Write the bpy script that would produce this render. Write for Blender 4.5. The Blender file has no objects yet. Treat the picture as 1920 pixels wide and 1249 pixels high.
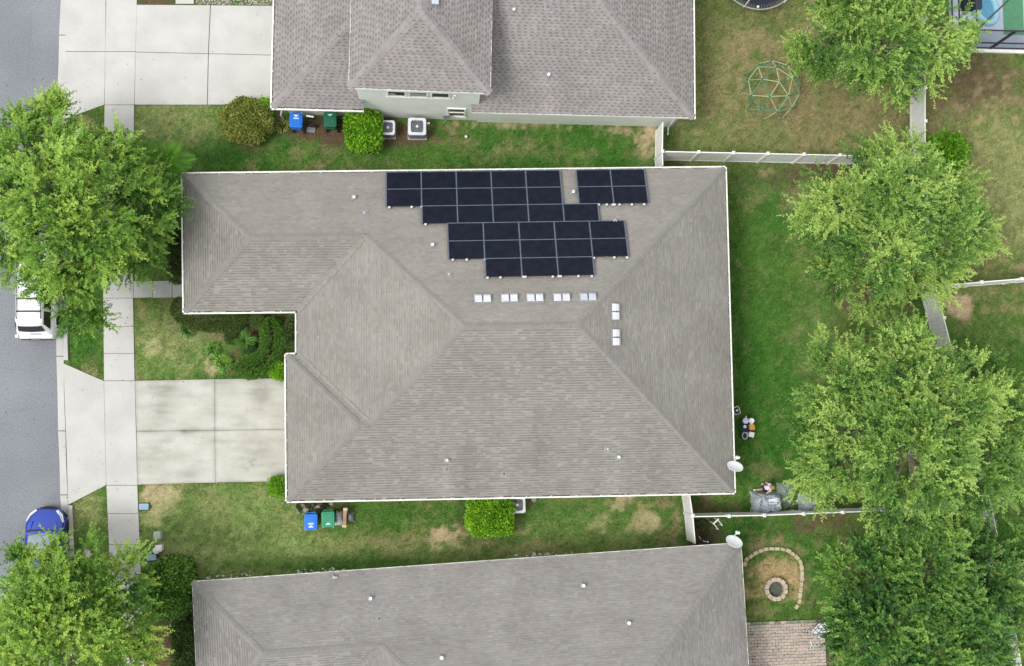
import bpy, bmesh, math, random
import numpy as np
from mathutils import Vector, Matrix

random.seed(7)
RNG = np.random.default_rng(11)
S = bpy.context.scene
C = S.collection
R = math.radians

# ---------------------------------------------------------------- camera, sky, sun, exposure
FOC, CAMH = 2080.0, 55.0                  # focal length in photo pixels, flying height in metres
NADX, NADY = 815.0, 799.0                 # photo pixel straight below the drone
_n = Vector(((NADX - 960) / FOC, -(NADY - 624.5) / FOC, -1.0)).normalized()
_Z = -_n
_X = (Vector((1, 0, 0)) - _Z * _Z.x).normalized()
_Y = _Z.cross(_X)
ROT = Matrix((_X, _Y, _Z))                # camera -> world
cam_data = bpy.data.cameras.new("camera")
cam_data.sensor_width = 36.0
cam_data.lens = 36.0 * FOC / 1920.0
cam_data.clip_start = 1.0
cam_data.clip_end = 2000.0
cam = bpy.data.objects.new("camera", cam_data)
C.objects.link(cam)
cam.matrix_world = Matrix.Translation((0, 0, CAMH)) @ ROT.to_4x4()
S.camera = cam

SUN_EL, SUN_AZ = R(56), R(-112)            # azimuth from +Y towards +X
world = bpy.data.worlds.new("World")
S.world = world
world.use_nodes = True
wn = world.node_tree
sky = wn.nodes.new("ShaderNodeTexSky")
sky.sky_type = 'NISHITA'
sky.sun_disc = False
sky.sun_elevation = SUN_EL
sky.sun_rotation = SUN_AZ
sky.dust_density = 4.0
hsv = wn.nodes.new("ShaderNodeHueSaturation")
hsv.inputs['Saturation'].default_value = 0.22
bg = wn.nodes['Background']
wn.links.new(sky.outputs[0], hsv.inputs['Color'])
veil = wn.nodes.new("ShaderNodeMix")      # high even cloud veiling the sky
veil.data_type = 'RGBA'
veil.inputs['Factor'].default_value = 0.72
veil.inputs['B'].default_value = (5.4, 5.5, 5.65, 1)
wn.links.new(hsv.outputs[0], veil.inputs['A'])
wn.links.new(veil.outputs['Result'], bg.inputs['Color'])
bg.inputs['Strength'].default_value = 0.15
sun_data = bpy.data.lights.new("sun", 'SUN')
sun_data.energy = 1.5
sun_data.angle = R(22)
sun_data.color = (1.0, 0.97, 0.93)
sun = bpy.data.objects.new("sun", sun_data)
C.objects.link(sun)
_sd = Vector((math.sin(SUN_AZ) * math.cos(SUN_EL), math.cos(SUN_AZ) * math.cos(SUN_EL), math.sin(SUN_EL)))
sun.rotation_euler = _sd.to_track_quat('Z', 'Y').to_euler()
S.view_settings.view_transform = 'Standard'
S.view_settings.look = 'None'
S.view_settings.gamma = 1.0
S.view_settings.use_curve_mapping = False
S.view_settings.exposure = 0.64


def ray(px, py):
    return ROT @ Vector(((px - 960) / FOC, -(py - 624.5) / FOC, -1.0))


def P(px, py, z=0.0):
    """world point at height z that the photo shows at pixel (px, py)"""
    d = ray(px, py)
    t = (z - CAMH) / d.z
    return Vector((d.x * t, d.y * t, z))


def Pxy(px, py, z=0.0):
    p = P(px, py, z)
    return (p.x, p.y)


def M(rpx, z=0.0):
    return rpx * (CAMH - z) / FOC * 1.02


# ---------------------------------------------------------------- materials
MATS = {}


def mat(name, c1, c2=None, scale=3.0, rough=0.8, metal=0.0, bump=0.0, bscale=None, detail=4.0, attr=None,
        alpha=None, spec=0.3, lo=0.35, hi=0.65, transl=0.0, coat=0.0, fine=None):
    """procedural material: noise between two colours, optional colour attribute, bump, see-through share"""
    if name in MATS:
        return MATS[name]
    m = bpy.data.materials.new(name)
    m.use_nodes = True
    nt = m.node_tree
    b = nt.nodes['Principled BSDF']
    out = nt.nodes['Material Output']
    b.inputs['Roughness'].default_value = rough
    b.inputs['Metallic'].default_value = metal
    b.inputs['Specular IOR Level'].default_value = spec
    if coat:
        b.inputs['Coat Weight'].default_value = coat
        b.inputs['Coat Roughness'].default_value = 0.06
    geo = nt.nodes.new('ShaderNodeNewGeometry')

    def noise(sc, det=detail):
        n = nt.nodes.new('ShaderNodeTexNoise')
        n.inputs['Scale'].default_value = sc
        n.inputs['Detail'].default_value = det
        nt.links.new(geo.outputs['Position'], n.inputs['Vector'])
        return n
    col = None
    c2 = c2 or tuple(min(1, x * 0.86) for x in c1)
    n = noise(scale)
    rmp = nt.nodes.new('ShaderNodeValToRGB')
    rmp.color_ramp.elements[0].position = lo
    rmp.color_ramp.elements[1].position = hi
    rmp.color_ramp.elements[0].color = (*c2, 1)
    rmp.color_ramp.elements[1].color = (*c1, 1)
    nt.links.new(n.outputs['Fac'], rmp.inputs['Fac'])
    col = rmp.outputs['Color']
    if attr:
        a = nt.nodes.new('ShaderNodeAttribute')
        a.attribute_name = attr
        mx = nt.nodes.new('ShaderNodeMix')
        mx.data_type = 'RGBA'
        mx.blend_type = 'MULTIPLY'
        mx.inputs['Factor'].default_value = 1.0
        nt.links.new(a.outputs['Color'], mx.inputs['A'])
        nt.links.new(col, mx.inputs['B'])
        col = mx.outputs['Result']
    if fine:
        n3 = noise(fine[0], 2.0)
        r3 = nt.nodes.new('ShaderNodeMapRange')
        r3.inputs['From Min'].default_value = 0.3
        r3.inputs['From Max'].default_value = 0.7
        r3.inputs['To Min'].default_value = 1 - fine[1]
        r3.inputs['To Max'].default_value = 1 + fine[1]
        nt.links.new(n3.outputs['Fac'], r3.inputs['Value'])
        mx2 = nt.nodes.new('ShaderNodeMix')
        mx2.data_type = 'RGBA'
        mx2.blend_type = 'MULTIPLY'
        mx2.inputs['Factor'].default_value = 1.0
        nt.links.new(col, mx2.inputs['A'])
        nt.links.new(r3.outputs['Result'], mx2.inputs['B'])
        col = mx2.outputs['Result']
    nt.links.new(col, b.inputs['Base Color'])
    if bump:
        nb = noise(bscale or scale * 6, 3.0)
        bm = nt.nodes.new('ShaderNodeBump')
        bm.inputs['Strength'].default_value = bump
        bm.inputs['Distance'].default_value = 0.02
        nt.links.new(nb.outputs['Fac'], bm.inputs['Height'])
        nt.links.new(bm.outputs['Normal'], b.inputs['Normal'])
    sh = b.outputs['BSDF']
    if transl:
        t = nt.nodes.new('ShaderNodeBsdfTranslucent')
        nt.links.new(col, t.inputs['Color'])
        ms = nt.nodes.new('ShaderNodeMixShader')
        ms.inputs['Fac'].default_value = transl
        nt.links.new(sh, ms.inputs[1])
        nt.links.new(t.outputs[0], ms.inputs[2])
        sh = ms.outputs[0]
    if alpha is not None:
        t = nt.nodes.new('ShaderNodeBsdfTransparent')
        ms = nt.nodes.new('ShaderNodeMixShader')
        ms.inputs['Fac'].default_value = alpha
        nt.links.new(t.outputs[0], ms.inputs[1])
        nt.links.new(sh, ms.inputs[2])
        sh = ms.outputs[0]
    nt.links.new(sh, out.inputs['Surface'])
    MATS[name] = m
    return m


# ---------------------------------------------------------------- objects
ORG = {}                                   # world origin of each thing and of its parts


def tag(o, label=None, cat=None, group=None, kind=None):
    if label: o['label'] = label
    if cat: o['category'] = cat
    if group: o['group'] = group
    if kind: o['kind'] = kind
    return o


def thing(name, label, cat, loc=(0, 0, 0), rz=0.0, group=None):
    o = bpy.data.objects.new(name, None)
    o.empty_display_size = 0.2
    C.objects.link(o)
    o.location = loc
    o.rotation_euler = (0, 0, rz)
    ORG[o.name] = Vector(loc)
    return tag(o, label, cat, group)


def link(name, me, m, parent=None, w=False):
    o = bpy.data.objects.new(name, me)
    C.objects.link(o)
    if m is not None:
        for q in (m if isinstance(m, (list, tuple)) else [m]):
            me.materials.append(q)
    if parent is not None:
        o.parent = parent
        ORG[o.name] = ORG.get(parent.name, Vector())
        if w:
            # authored in world coordinates: keep it there
            t, r = Vector(), parent
            while r is not None:
                t += r.location
                r = r.parent
            o.location = -t
    return o


def copy_tree(o, parent=None):
    c = o.copy()
    C.objects.link(c)
    c.parent = parent
    ORG[c.name] = ORG.get(o.name, Vector())
    for ch in list(o.children):
        copy_tree(ch, c)
    return c


class MB:
    """collects shapes; build() links them as one mesh object"""

    def __init__(s):
        s.v, s.f, s.c, s.mi = [], [], [], []

    def add(s, vs, fs, col=None, mi=0):
        k = len(s.v)
        s.v += [tuple(p) for p in vs]
        for f in fs:
            s.f.append(tuple(i + k for i in f))
            s.c.append(col)
            s.mi.append(mi)
        return s

    def box(s, c, d, rz=0.0, mtx=None, col=None, mi=0):
        x, y, z = d[0] / 2, d[1] / 2, d[2] / 2
        vs = [Vector((a * x, b * y, e * z)) for e in (-1, 1) for a, b in ((-1, -1), (1, -1), (1, 1), (-1, 1))]
        q = Matrix.Translation(c) @ (mtx.to_4x4() if mtx else Matrix.Rotation(rz, 4, 'Z'))
        return s.add([q @ v for v in vs], [(3, 2, 1, 0), (4, 5, 6, 7), (0, 1, 5, 4), (1, 2, 6, 5), (2, 3, 7, 6), (3, 0, 4, 7)], col, mi)

    def beam(s, a, b, w, h, col=None, mi=0):
        """box from a to b, w wide (horizontal), h high"""
        a, b = Vector(a), Vector(b)
        d = b - a
        x = d.normalized()
        up = Vector((0, 0, 1)) if abs(x.z) < 0.98 else Vector((0, 1, 0))
        y = up.cross(x).normalized()
        z = x.cross(y)
        return s.box((a + b) / 2, (d.length, w, h), mtx=Matrix((x, y, z)).transposed(), col=col, mi=mi)

    def loft(s, rings, cap0=True, cap1=True, closed=True, col=None, mi=0):
        n = len(rings[0])
        vs = [p for r in rings for p in r]
        fs = []
        for i in range(len(rings) - 1):
            for j in range(n if closed else n - 1):
                k = (j + 1) % n
                fs.append((i * n + j, i * n + k, (i + 1) * n + k, (i + 1) * n + j))
        if cap0: fs.append(tuple(range(n - 1, -1, -1)))
        if cap1: fs.append(tuple((len(rings) - 1) * n + j for j in range(n)))
        return s.add(vs, fs, col, mi)

    def prism(s, poly, z0, z1, col=None, bev=0.0):
        r = [[(x, y, z0) for x, y in poly]]
        if bev:
            cx = sum(p[0] for p in poly) / len(poly)
            cy = sum(p[1] for p in poly) / len(poly)
            ins = []
            for x, y in poly:
                l = math.hypot(x - cx, y - cy) or 1
                ins.append((x - (x - cx) / l * bev, y - (y - cy) / l * bev, z1))
            r += [[(x, y, z1 - bev * 0.7) for x, y in poly], ins]
        else:
            r += [[(x, y, z1) for x, y in poly]]
        return s.loft(r, col=col)

    def tube(s, pts, r, n=6, col=None, closed=False):
        pts = [Vector(p) for p in pts]
        rs = r if isinstance(r, (list, tuple)) else [r] * len(pts)
        rings = []
        ref = Vector((0, 0, 1))
        for i, p in enumerate(pts):
            if closed:
                d = pts[(i + 1) % len(pts)] - pts[i - 1]
            else:
                d = pts[min(i + 1, len(pts) - 1)] - pts[max(i - 1, 0)]
            d = d.normalized() if d.length > 1e-9 else Vector((0, 0, 1))
            rf = ref if abs(d.z) < 0.9 else Vector((1, 0, 0))
            a = d.cross(rf).normalized()
            b = a.cross(d)
            rings.append([p + (a * math.cos(t) + b * math.sin(t)) * rs[i] for t in (2 * math.pi * j / n for j in range(n))])
        if closed:
            rings.append(rings[0])
            return s.loft(rings, False, False, col=col)
        return s.loft(rings, col=col)

    def lathe(s, prof, c=(0, 0, 0), n=16, mtx=None, col=None, mi=0):
        rings = []
        for r, z in prof:
            ring = []
            for j in range(n):
                t = 2 * math.pi * j / n
                p = Vector((r * math.cos(t), r * math.sin(t), z))
                if mtx: p = mtx @ p
                ring.append(p + Vector(c))
            rings.append(ring)
        return s.loft(rings, prof[0][0] > 1e-4, prof[-1][0] > 1e-4, col=col, mi=mi)

    def ball(s, c, r, n=10, m=6, col=None, sq=(1, 1, 1), jit=0.0):
        rings = []
        for i in range(1, m):
            a = math.pi * i / m
            rings.append([Vector((c[0] + sq[0] * r * (1 + random.uniform(-jit, jit)) * math.sin(a) * math.cos(2 * math.pi * j / n),
                                  c[1] + sq[1] * r * (1 + random.uniform(-jit, jit)) * math.sin(a) * math.sin(2 * math.pi * j / n),
                                  c[2] - sq[2] * r * math.cos(a))) for j in range(n)])
        return s.loft(rings, col=col)

    def build(s, name, m, parent=None, w=False, smooth=False):
        me = bpy.data.meshes.new(name)
        me.from_pydata(s.v, [], s.f)
        if any(c is not None for c in s.c):
            at = me.color_attributes.new("Col", 'FLOAT_COLOR', 'CORNER')
            arr = np.ones((len(me.loops), 4), np.float32)
            k = 0
            for f, c in zip(s.f, s.c):
                if c is not None: arr[k:k + len(f), :3] = c
                k += len(f)
            at.data.foreach_set('color', arr.ravel())
        if any(s.mi):
            me.polygons.foreach_set('material_index', s.mi)
        if smooth:
            me.polygons.foreach_set('use_smooth', [True] * len(me.polygons))
        me.update()
        return link(name, me, m, parent, w)


def rrect(w, h, r, n=4, cx=0.0, cy=0.0):
    out = []
    for sx, sy, a0 in ((1, 1, 0), (-1, 1, 90), (-1, -1, 180), (1, -1, 270)):
        for i in range(n + 1):
            a = R(a0 + 90 * i / n)
            out.append((cx + sx * (w / 2 - r) + r * math.cos(a), cy + sy * (h / 2 - r) + r * math.sin(a)))
    return out


def arr_mesh(name, verts, nper, col=None, smooth=False):
    """numpy mesh of equal polygons (nper corners each, no sharing)"""
    nv = len(verts)
    nf = nv // nper
    me = bpy.data.meshes.new(name)
    me.vertices.add(nv)
    me.vertices.foreach_set('co', np.asarray(verts, np.float32).ravel())
    me.loops.add(nv)
    me.loops.foreach_set('vertex_index', np.arange(nv, dtype=np.int32))
    me.polygons.add(nf)
    me.polygons.foreach_set('loop_start', np.arange(0, nv, nper, dtype=np.int32))
    me.polygons.foreach_set('loop_total', np.full(nf, nper, np.int32))
    if col is not None:
        at = me.color_attributes.new("Col", 'FLOAT_COLOR', 'POINT')
        c = np.ones((nv, 4), np.float32)
        c[:, :3] = np.repeat(col, nper, axis=0) if len(col) == nf else col
        at.data.foreach_set('color', c.ravel())
    me.update(calc_edges=True)
    return me


# ---------------------------------------------------------------- value noise in numpy
def vnoise(x, y, sc, seed):
    r = np.random.default_rng(seed).random((64, 64))
    u, v = np.asarray(x) * sc + 1000.3, np.asarray(y) * sc + 1000.7
    i, j = np.floor(u).astype(int), np.floor(v).astype(int)
    fu, fv = u - i, v - j
    fu, fv = fu * fu * (3 - 2 * fu), fv * fv * (3 - 2 * fv)
    g = lambda a, b: r[a % 64, b % 64]
    return (g(i, j) * (1 - fu) + g(i + 1, j) * fu) * (1 - fv) + (g(i, j + 1) * (1 - fu) + g(i + 1, j + 1) * fu) * fv


def fbm(x, y, sc, seed, o=4):
    t, a, n = 0, 1.0, 0
    for k in range(o):
        t = t + a * vnoise(x, y, sc * 2 ** k, seed + k)
        n += a
        a *= 0.55
    return t / n


def inpoly(x, y, poly):
    ins = np.zeros(np.shape(x), bool)
    n = len(poly)
    for i in range(n):
        x0, y0 = poly[i][:2]
        x1, y1 = poly[(i + 1) % n][:2]
        if y0 == y1: continue
        c = ((y0 > y) != (y1 > y)) & (x < (x1 - x0) * (y - y0) / (y1 - y0) + x0)
        ins ^= c
    return ins
# ---------------------------------------------------------------- the ground
def pp(*pts, z=0.0):
    return [Pxy(x, y, z) for x, y in pts]


# surfaces that are not lawn, as outlines on the ground
ROAD_E = [(116, -120), (113, 0), (107, 180), (104, 400), (105, 640), (108, 780), (113, 930), (118, 1080), (124, 1300)]   # asphalt edge
GUT_E = [(x + 14 - (0.5 if i == 0 else 0), y) for i, (x, y) in enumerate(ROAD_E)]
CURB_E = [(x + 23, y) for x, y in ROAD_E]
WALK_W = [(202, -120), (199, 0), (196, 200), (193, 400), (193.5, 560), (195, 714), (199.5, 910), (204, 1020), (213, 1300)]
WALK_E = [(260, -120), (257, 0), (252, 200), (249, 400), (250, 560), (253, 714), (258, 910), (263, 1030), (273, 1300)]


def xat(line, y):
    for (x0, y0), (x1, y1) in zip(line, line[1:]):
        if y0 <= y <= y1: return x0 + (x1 - x0) * (y - y0) / (y1 - y0)
    return line[0][0] if y < line[0][1] else line[-1][0]


DRIVE_TOP = [(256, 9), (506, 11), (520, 196), (252, 197)]
DRIVE_MAIN = [(253, 714), (545, 709), (550, 902), (258, 909)]
PAD_TOP = [(328, -30), (512, -30), (512, 9), (328, 8)]
PATIO = [(1396, 1167), (1545, 1161), (1556, 1260), (1402, 1262)]
HARD = [pp(*([(-400, -120)] + CURB_E + [(-400, 1300)])), pp(*(WALK_W + WALK_E[::-1])), pp(*DRIVE_TOP), pp(*DRIVE_MAIN), pp(*PAD_TOP), pp(*PATIO),
        pp((117, -60), (199, -60), (196, 197), (118, 222)), pp((118, 682), (195, 714), (199.5, 910), (130, 946)), pp((250, 528), (345, 526), (345, 557), (250, 559)),
        pp((1790, -60), (2000, -60), (2000, 96), (1790, 92)),
        pp((525, 0), (525, 205), (1290, 236), (1290, 0)), pp((360, 340), (1345, 330), (1360, 910), (550, 925), (550, 660), (565, 660), (565, 575), (360, 575)),
        pp((375, 1100), (1375, 1030), (1385, 1260), (375, 1260))]

# dry, bare, lush and painted-shade places of the lawns: x, y, radius x, radius y in photo pixels, then strength and what grows there
SPOTS = [
    # dry grass (tan)
    (1480, 160, 280, 190, .95, 'o'), (1840, 300, 130, 280, .8, 'o'), (1500, 170, 230, 150, .20, 'd'), (1430, 80, 60, 40, .45, 'd'), (1640, 240, 80, 60, .35, 'd'), (1830, 160, 110, 80, .85, 'b'), (1800, 330, 60, 150, .5, 'd'),
    (1880, 330, 70, 200, .42, 'd'), (1800, 450, 60, 70, .5, 'b'), (1800, 575, 36, 24, .9, 's'), (1480, 628, 26, 20, .5, 'd'), (1500, 590, 20, 18, .45, 'd'),
    (1520, 680, 22, 18, .4, 'd'), (1556, 708, 26, 15, .75, 'd'), (1420, 370, 34, 28, .55, 'd'), (1480, 365, 40, 40, .45, 'd'), (1382, 497, 10, 14, .8, 's'),
    (1460, 330, 110, 24, .8, 'b'), (1560, 318, 60, 20, .9, 'b'), (1440, 322, 20, 10, .6, 's'),
    (320, 230, 80, 40, .40, 'd'), (610, 290, 34, 24, .65, 'd'), (460, 260, 50, 26, .55, 'b'), (650, 244, 150, 34, 1.0, 'b'), (750, 258, 80, 26, 1.0, 'b'), (975, 284, 60, 12, .6, 'd'), (1110, 286, 40, 12, .5, 'd'), (560, 285, 30, 14, .4, 'd'), (1208, 262, 26, 34, .8, 's'),
    (1150, 245, 60, 10, .5, 's'), (1040, 283, 60, 16, .4, 'd'), (850, 240, 50, 10, .5, 'd'), (975, 235, 160, 8, .3, 's'), (1265, 300, 26, 22, .8, 'b'),
    (330, 640, 90, 70, .38, 'd'), (290, 655, 30, 22, .55, 's'), (360, 590, 40, 26, .35, 'd'), (400, 690, 22, 14, .6, 's'), (385, 632, 24, 14, .5, 'b'), (490, 640, 34, 50, .9, 'm'), (405, 630, 30, 16, .5, 'm'),
    (450, 670, 60, 40, .7, 'b'), (530, 640, 24, 60, .95, 'b'), (400, 616, 90, 12, .9, 'b'), (430, 632, 40, 12, .8, 'm'), (330, 600, 16, 30, .8, 'b'), (480, 665, 50, 40, .8, 'b'), (395, 690, 16, 20, .7, 's'),
    (300, 935, 42, 34, .9, 's'), (290, 975, 22, 22, .8, 's'), (400, 960, 46, 38, .55, 'd'), (350, 1040, 90, 44, .62, 'd'), (480, 1010, 60, 40, .35, 'd'), (300, 1030, 40, 40, .5, 'b'),
    (540, 985, 30, 50, .45, 'd'), (640, 1022, 100, 16, .62, 'd'), (760, 1018, 120, 20, .6, 'd'), (838, 1008, 40, 24, .85, 's'), (900, 1010, 60, 20, .5, 'd'), (870, 965, 12, 30, .6, 'b'),
    (620, 950, 50, 14, .7, 'b'), (470, 1070, 90, 12, .5, 'd'), (1010, 1030, 60, 20, .65, 'd'), (1168, 940, 34, 20, .8, 's'), (1212, 980, 36, 24, .95, 's'), (1130, 982, 24, 16, .65, 's'),
    (1245, 945, 26, 16, .6, 'd'), (1240, 1010, 40, 24, .5, 'd'), (1130, 1040, 140, 12, .4, 'd'), (1268, 975, 12, 50, .5, 'd'),
    (1330, 950, 50, 14, .6, 'b'), (1320, 1005, 40, 30, .9, 'b'), (1500, 990, 60, 26, .6, 'b'), (1560, 980, 60, 30, .6, 'b'), (1430, 1020, 50, 26, .5, 'd'),
    (1455, 1075, 50, 36, .95, 't'), (1430, 1110, 36, 34, .7, 't'), (1490, 1105, 22, 40, .7, 't'), (1430, 1140, 40, 14, .4, 't'), (1520, 1090, 18, 60, .45, 'd'),
    (150, 960, 30, 40, .5, 'd'), (175, 980, 26, 60, .45, 'd'), (170, 690, 30, 24, .3, 'd'), (160, 230, 40, 16, .5, 'd'), (300, 1210, 40, 44, .9, 'm'), (340, 1180, 60, 80, .7, 'b'), (290, 4, 50, 12, .9, 'b'),
    (1440, 880, 50, 20, .45, 'd'), (1640, 540, 110, 50, .8, 'b'), (1700, 300, 30, 40, .6, 'b'), (1870, 940, 16, 20, .8, 's'), (1500, 205, 40, 26, .6, 'd'), (1900, 575, 60, 20, .25, 'd'),
    # yellow-green, thinner grass
    (430, 1000, 190, 90, .8, 'y'), (330, 235, 110, 50, .5, 'y'), (340, 640, 100, 70, .5, 'y'), (1880, 340, 80, 130, .4, 'y'), (700, 1040, 260, 30, .5, 'y'), (1100, 1000, 160, 50, .4, 'y'), (1520, 640, 60, 100, .3, 'y'), (170, 980, 40, 60, .5, 'y'),
    # lush grass, and shade between the two upper houses painted in dark green
    (1420, 560, 90, 260, .6, 'g'), (1440, 780, 90, 120, .5, 'g'), (900, 294, 360, 20, .55, 'g'), (1080, 262, 120, 22, .35, 'g'), (640, 1060, 200, 14, .55, 'g'), (700, 970, 120, 26, .45, 'g'),
    (1080, 965, 120, 24, .35, 'g'), (1390, 985, 70, 20, .5, 'g'), (1540, 1080, 30, 70, .5, 'g'), (160, 650, 30, 40, .6, 'g'), (1880, 720, 60, 120, .5, 'g'), (1900, 1000, 40, 60, .5, 'g'),
    (400, 290, 80, 26, .4, 'g'), (160, 1000, 10, 30, .3, 'g'), (1440, 1140, 60, 16, .4, 'g')]
PAL = {'d': (0.260, 0.215, 0.115), 'b': (0.115, 0.080, 0.050), 's': (0.43, 0.33, 0.21), 't': (0.43, 0.325, 0.175), 'o': (0.215, 0.205, 0.088), 'y': (0.27, 0.345, 0.12), 'm': (0.14, 0.065, 0.050), 'g': (0.046, 0.155, 0.020)}
_spots = []
for (sx, sy, rx, ry, a, k) in SPOTS:
    c, e, f = P(sx, sy), P(sx + rx, sy), P(sx, sy - ry)
    _spots.append((c.x, c.y, (e - c).length, (f - c).length, a, k))


def lawn_colour(x, y):
    """albedo of the lawn at ground points: what grows there and some painted shade, broken up by noise; third value is how much living grass stands"""
    n1 = fbm(x, y, 0.55, 3)
    n2 = fbm(x, y, 1.9, 9)
    n3 = fbm(x, y, 4.5, 21, 3)
    n4 = vnoise(x, y, 14.0, 77)
    base = np.empty(np.shape(x) + (3,))
    g0, g1 = np.array((0.058, 0.150, 0.024)), np.array((0.150, 0.215, 0.055))
    w = np.clip((n1 - 0.35) * 2.2, 0, 1)[..., None]
    base[:] = g0 * (1 - w) + g1 * w
    bare = np.zeros(np.shape(x))
    # wider drift of dry growth
    w = np.clip((n2 - 0.53) * 3.2 + (n3 - .5) * 1.2, 0, 0.6)[..., None]
    base = base * (1 - w) + np.array(PAL['d']) * w
    for cx, cy, rx, ry, a, k in _spots:
        d = ((x - cx) / rx) ** 2 + ((y - cy) / ry) ** 2
        wob = 0.45 + 0.9 * n2 + 0.5 * (n3 - 0.5)
        if k in 'g':
            q = a * np.clip(1.15 - d / 1.6, 0, 1)
        elif k in 'yo':
            q = a * np.clip(1.15 - d / 1.5, 0, 1) * np.clip(.25 + 1.3 * n2 + .5 * (n3 - .5), 0, 1)
        else:
            nw = 1.0 if a < .9 else .5
            q = np.clip((1.05 - d ** .6) * (1.6 if a < .9 else 2.4) + nw * ((n2 - 0.5) * 3.6 + (n3 - 0.5) * 2.4) - 0.35 * (1 - a), 0, 1) * np.clip(1.9 - d, 0, 1) * (0.35 + 0.65 * a)
        q = np.clip(q, 0, 1)[..., None]
        base = base * (1 - q) + np.array(PAL[k]) * q
        if k in 'sbm': bare = np.maximum(bare, q[..., 0])
        if k == 'g': bare = bare * (1 - q[..., 0])
    base *= (0.61 + 0.56 * n3 + 0.34 * n4)[..., None]
    return base, bare


m_lawn = mat('lawn_soil', (1, 1, 1), (0.74, 0.76, 0.70), scale=9.0, rough=0.95, bump=0.5, bscale=30, attr='Col', spec=0.1, fine=(38, 0.22))
gx = np.concatenate([[-600, -200, -80, -40, -28], np.arange(-22, 38.01, 0.16), [44, 60, 100, 240, 640]])
gy = np.concatenate([[-600, -200, -80, -40, -22], np.arange(-15, 26.01, 0.16), [32, 50, 100, 240, 640]])
X, Y = np.meshgrid(gx, gy)
gc, _b = lawn_colour(X, Y)
gz = (fbm(X, Y, 0.8, 44) - 0.5) * 0.05
gz -= gz.max() + 0.004
me = bpy.data.meshes.new('lawn')
nx, ny = len(gx), len(gy)
vs = np.stack([X, Y, gz], -1).reshape(-1, 3)
idx = np.arange(nx * ny).reshape(ny, nx)
fs = np.stack([idx[:-1, :-1], idx[:-1, 1:], idx[1:, 1:], idx[1:, :-1]], -1).reshape(-1, 4)
me.vertices.add(len(vs)); me.vertices.foreach_set('co', vs.astype(np.float32).ravel())
me.loops.add(fs.size); me.loops.foreach_set('vertex_index', fs.astype(np.int32).ravel())
me.polygons.add(len(fs)); me.polygons.foreach_set('loop_start', np.arange(0, fs.size, 4, dtype=np.int32)); me.polygons.foreach_set('loop_total', np.full(len(fs), 4, np.int32))
at = me.color_attributes.new('Col', 'FLOAT_COLOR', 'POINT')
cc = np.ones((len(vs), 4), np.float32); cc[:, :3] = gc.reshape(-1, 3)
at.data.foreach_set('color', cc.ravel())
me.update(calc_edges=True)
tag(link('lawn', me, m_lawn), 'patchy green and dry lawn around the houses', kind='structure')

# ---- grass blades, short and dense, coloured by the place they stand in
NB = 620000
bx = RNG.uniform(-21, 36.5, NB * 2)
by = RNG.uniform(-14, 25, NB * 2)
keep = np.ones(len(bx), bool)
# inside the frame (with a margin)
q0 = [Pxy(-140, -140), Pxy(2060, -140), Pxy(2060, 1390), Pxy(-140, 1390)]
keep &= inpoly(bx, by, q0)
for h in HARD:
    keep &= ~inpoly(bx, by, h)
bx, by = bx[keep][:NB], by[keep][:NB]
bc, bare = lawn_colour(bx, by)
kk = RNG.random(len(bx)) > bare * 0.80
bx, by, bc = bx[kk], by[kk], bc[kk]
n = len(bx)
ang = RNG.uniform(0, 2 * math.pi, n)
lean = RNG.uniform(0.25, 1.0, n)
cl = vnoise(bx, by, 3.3, 123) * vnoise(bx, by, 9.0, 124)
ln = RNG.uniform(0.035, 0.085, n) * (1 + .9 * np.clip((cl - .42) * 5, 0, 1))
wd = RNG.uniform(0.008, 0.016, n)
ca, sa = np.cos(ang), np.sin(ang)
v = np.empty((n, 3, 3), np.float32)
v[:, 0] = np.stack([bx - sa * wd, by + ca * wd, np.full(n, -0.02)], -1)
v[:, 1] = np.stack([bx + sa * wd, by - ca * wd, np.full(n, -0.02)], -1)
v[:, 2] = np.stack([bx + ca * ln * lean, by + sa * ln * lean, ln * np.sqrt(1 - lean ** 2 * 0.9)], -1)
dryb = (RNG.random(n) < 0.10 + 0.25 * (vnoise(bx, by, 2.6, 99) > .62))[:, None]
bc = bc * (1 + .25 * np.clip((cl - .42) * 5, 0, 1))[:, None]
bc = np.where(dryb, bc * .45 + np.array((0.36, 0.31, 0.18)) * .55, bc) * RNG.uniform(0.70, 1.6, n)[:, None] * (1 + (RNG.random((n, 3)) - 0.5) * 0.14)
m_grass = mat('grass_blade', (1, 1, 1), (0.9, 0.92, 0.86), scale=3, rough=0.6, attr='Col', spec=0.25, transl=0.25)
tag(link('grass', arr_mesh('grass', v.reshape(-1, 3), 3, bc), m_grass), 'short lawn grass standing over the yards', kind='stuff')

# ---------------------------------------------------------------- road, kerb, pavement, driveways
m_asph = mat('asphalt', (0.218, 0.232, 0.250), (0.180, 0.192, 0.209), scale=0.30, rough=0.93, bump=0.6, bscale=55, spec=0.2, fine=(16, 0.20), detail=8)
m_conc = mat('concrete', (0.485, 0.478, 0.455), (0.43, 0.422, 0.40), scale=0.8, rough=0.9, bump=0.15, bscale=60, spec=0.2, fine=(22, 0.045), detail=7)
m_conc_w = mat('worn_concrete', (1, 1, 1), (0.84, 0.84, 0.82), scale=0.9, rough=0.9, bump=0.15, bscale=60, spec=0.2, attr='Col', fine=(18, 0.05), detail=7)
m_conc_d = mat('old_path_concrete', (0.40, 0.40, 0.38), (0.33, 0.33, 0.31), scale=1.2, rough=0.9, bump=0.15, spec=0.2, fine=(20, 0.08))
m_joint = mat('joint_dirt', (0.10, 0.085, 0.062), (0.05, 0.045, 0.035), scale=6, rough=1.0)


def struct(name, o, label=None):
    o.name = name
    o['kind'] = 'structure'
    if label: o['label'] = label
    return o


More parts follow.
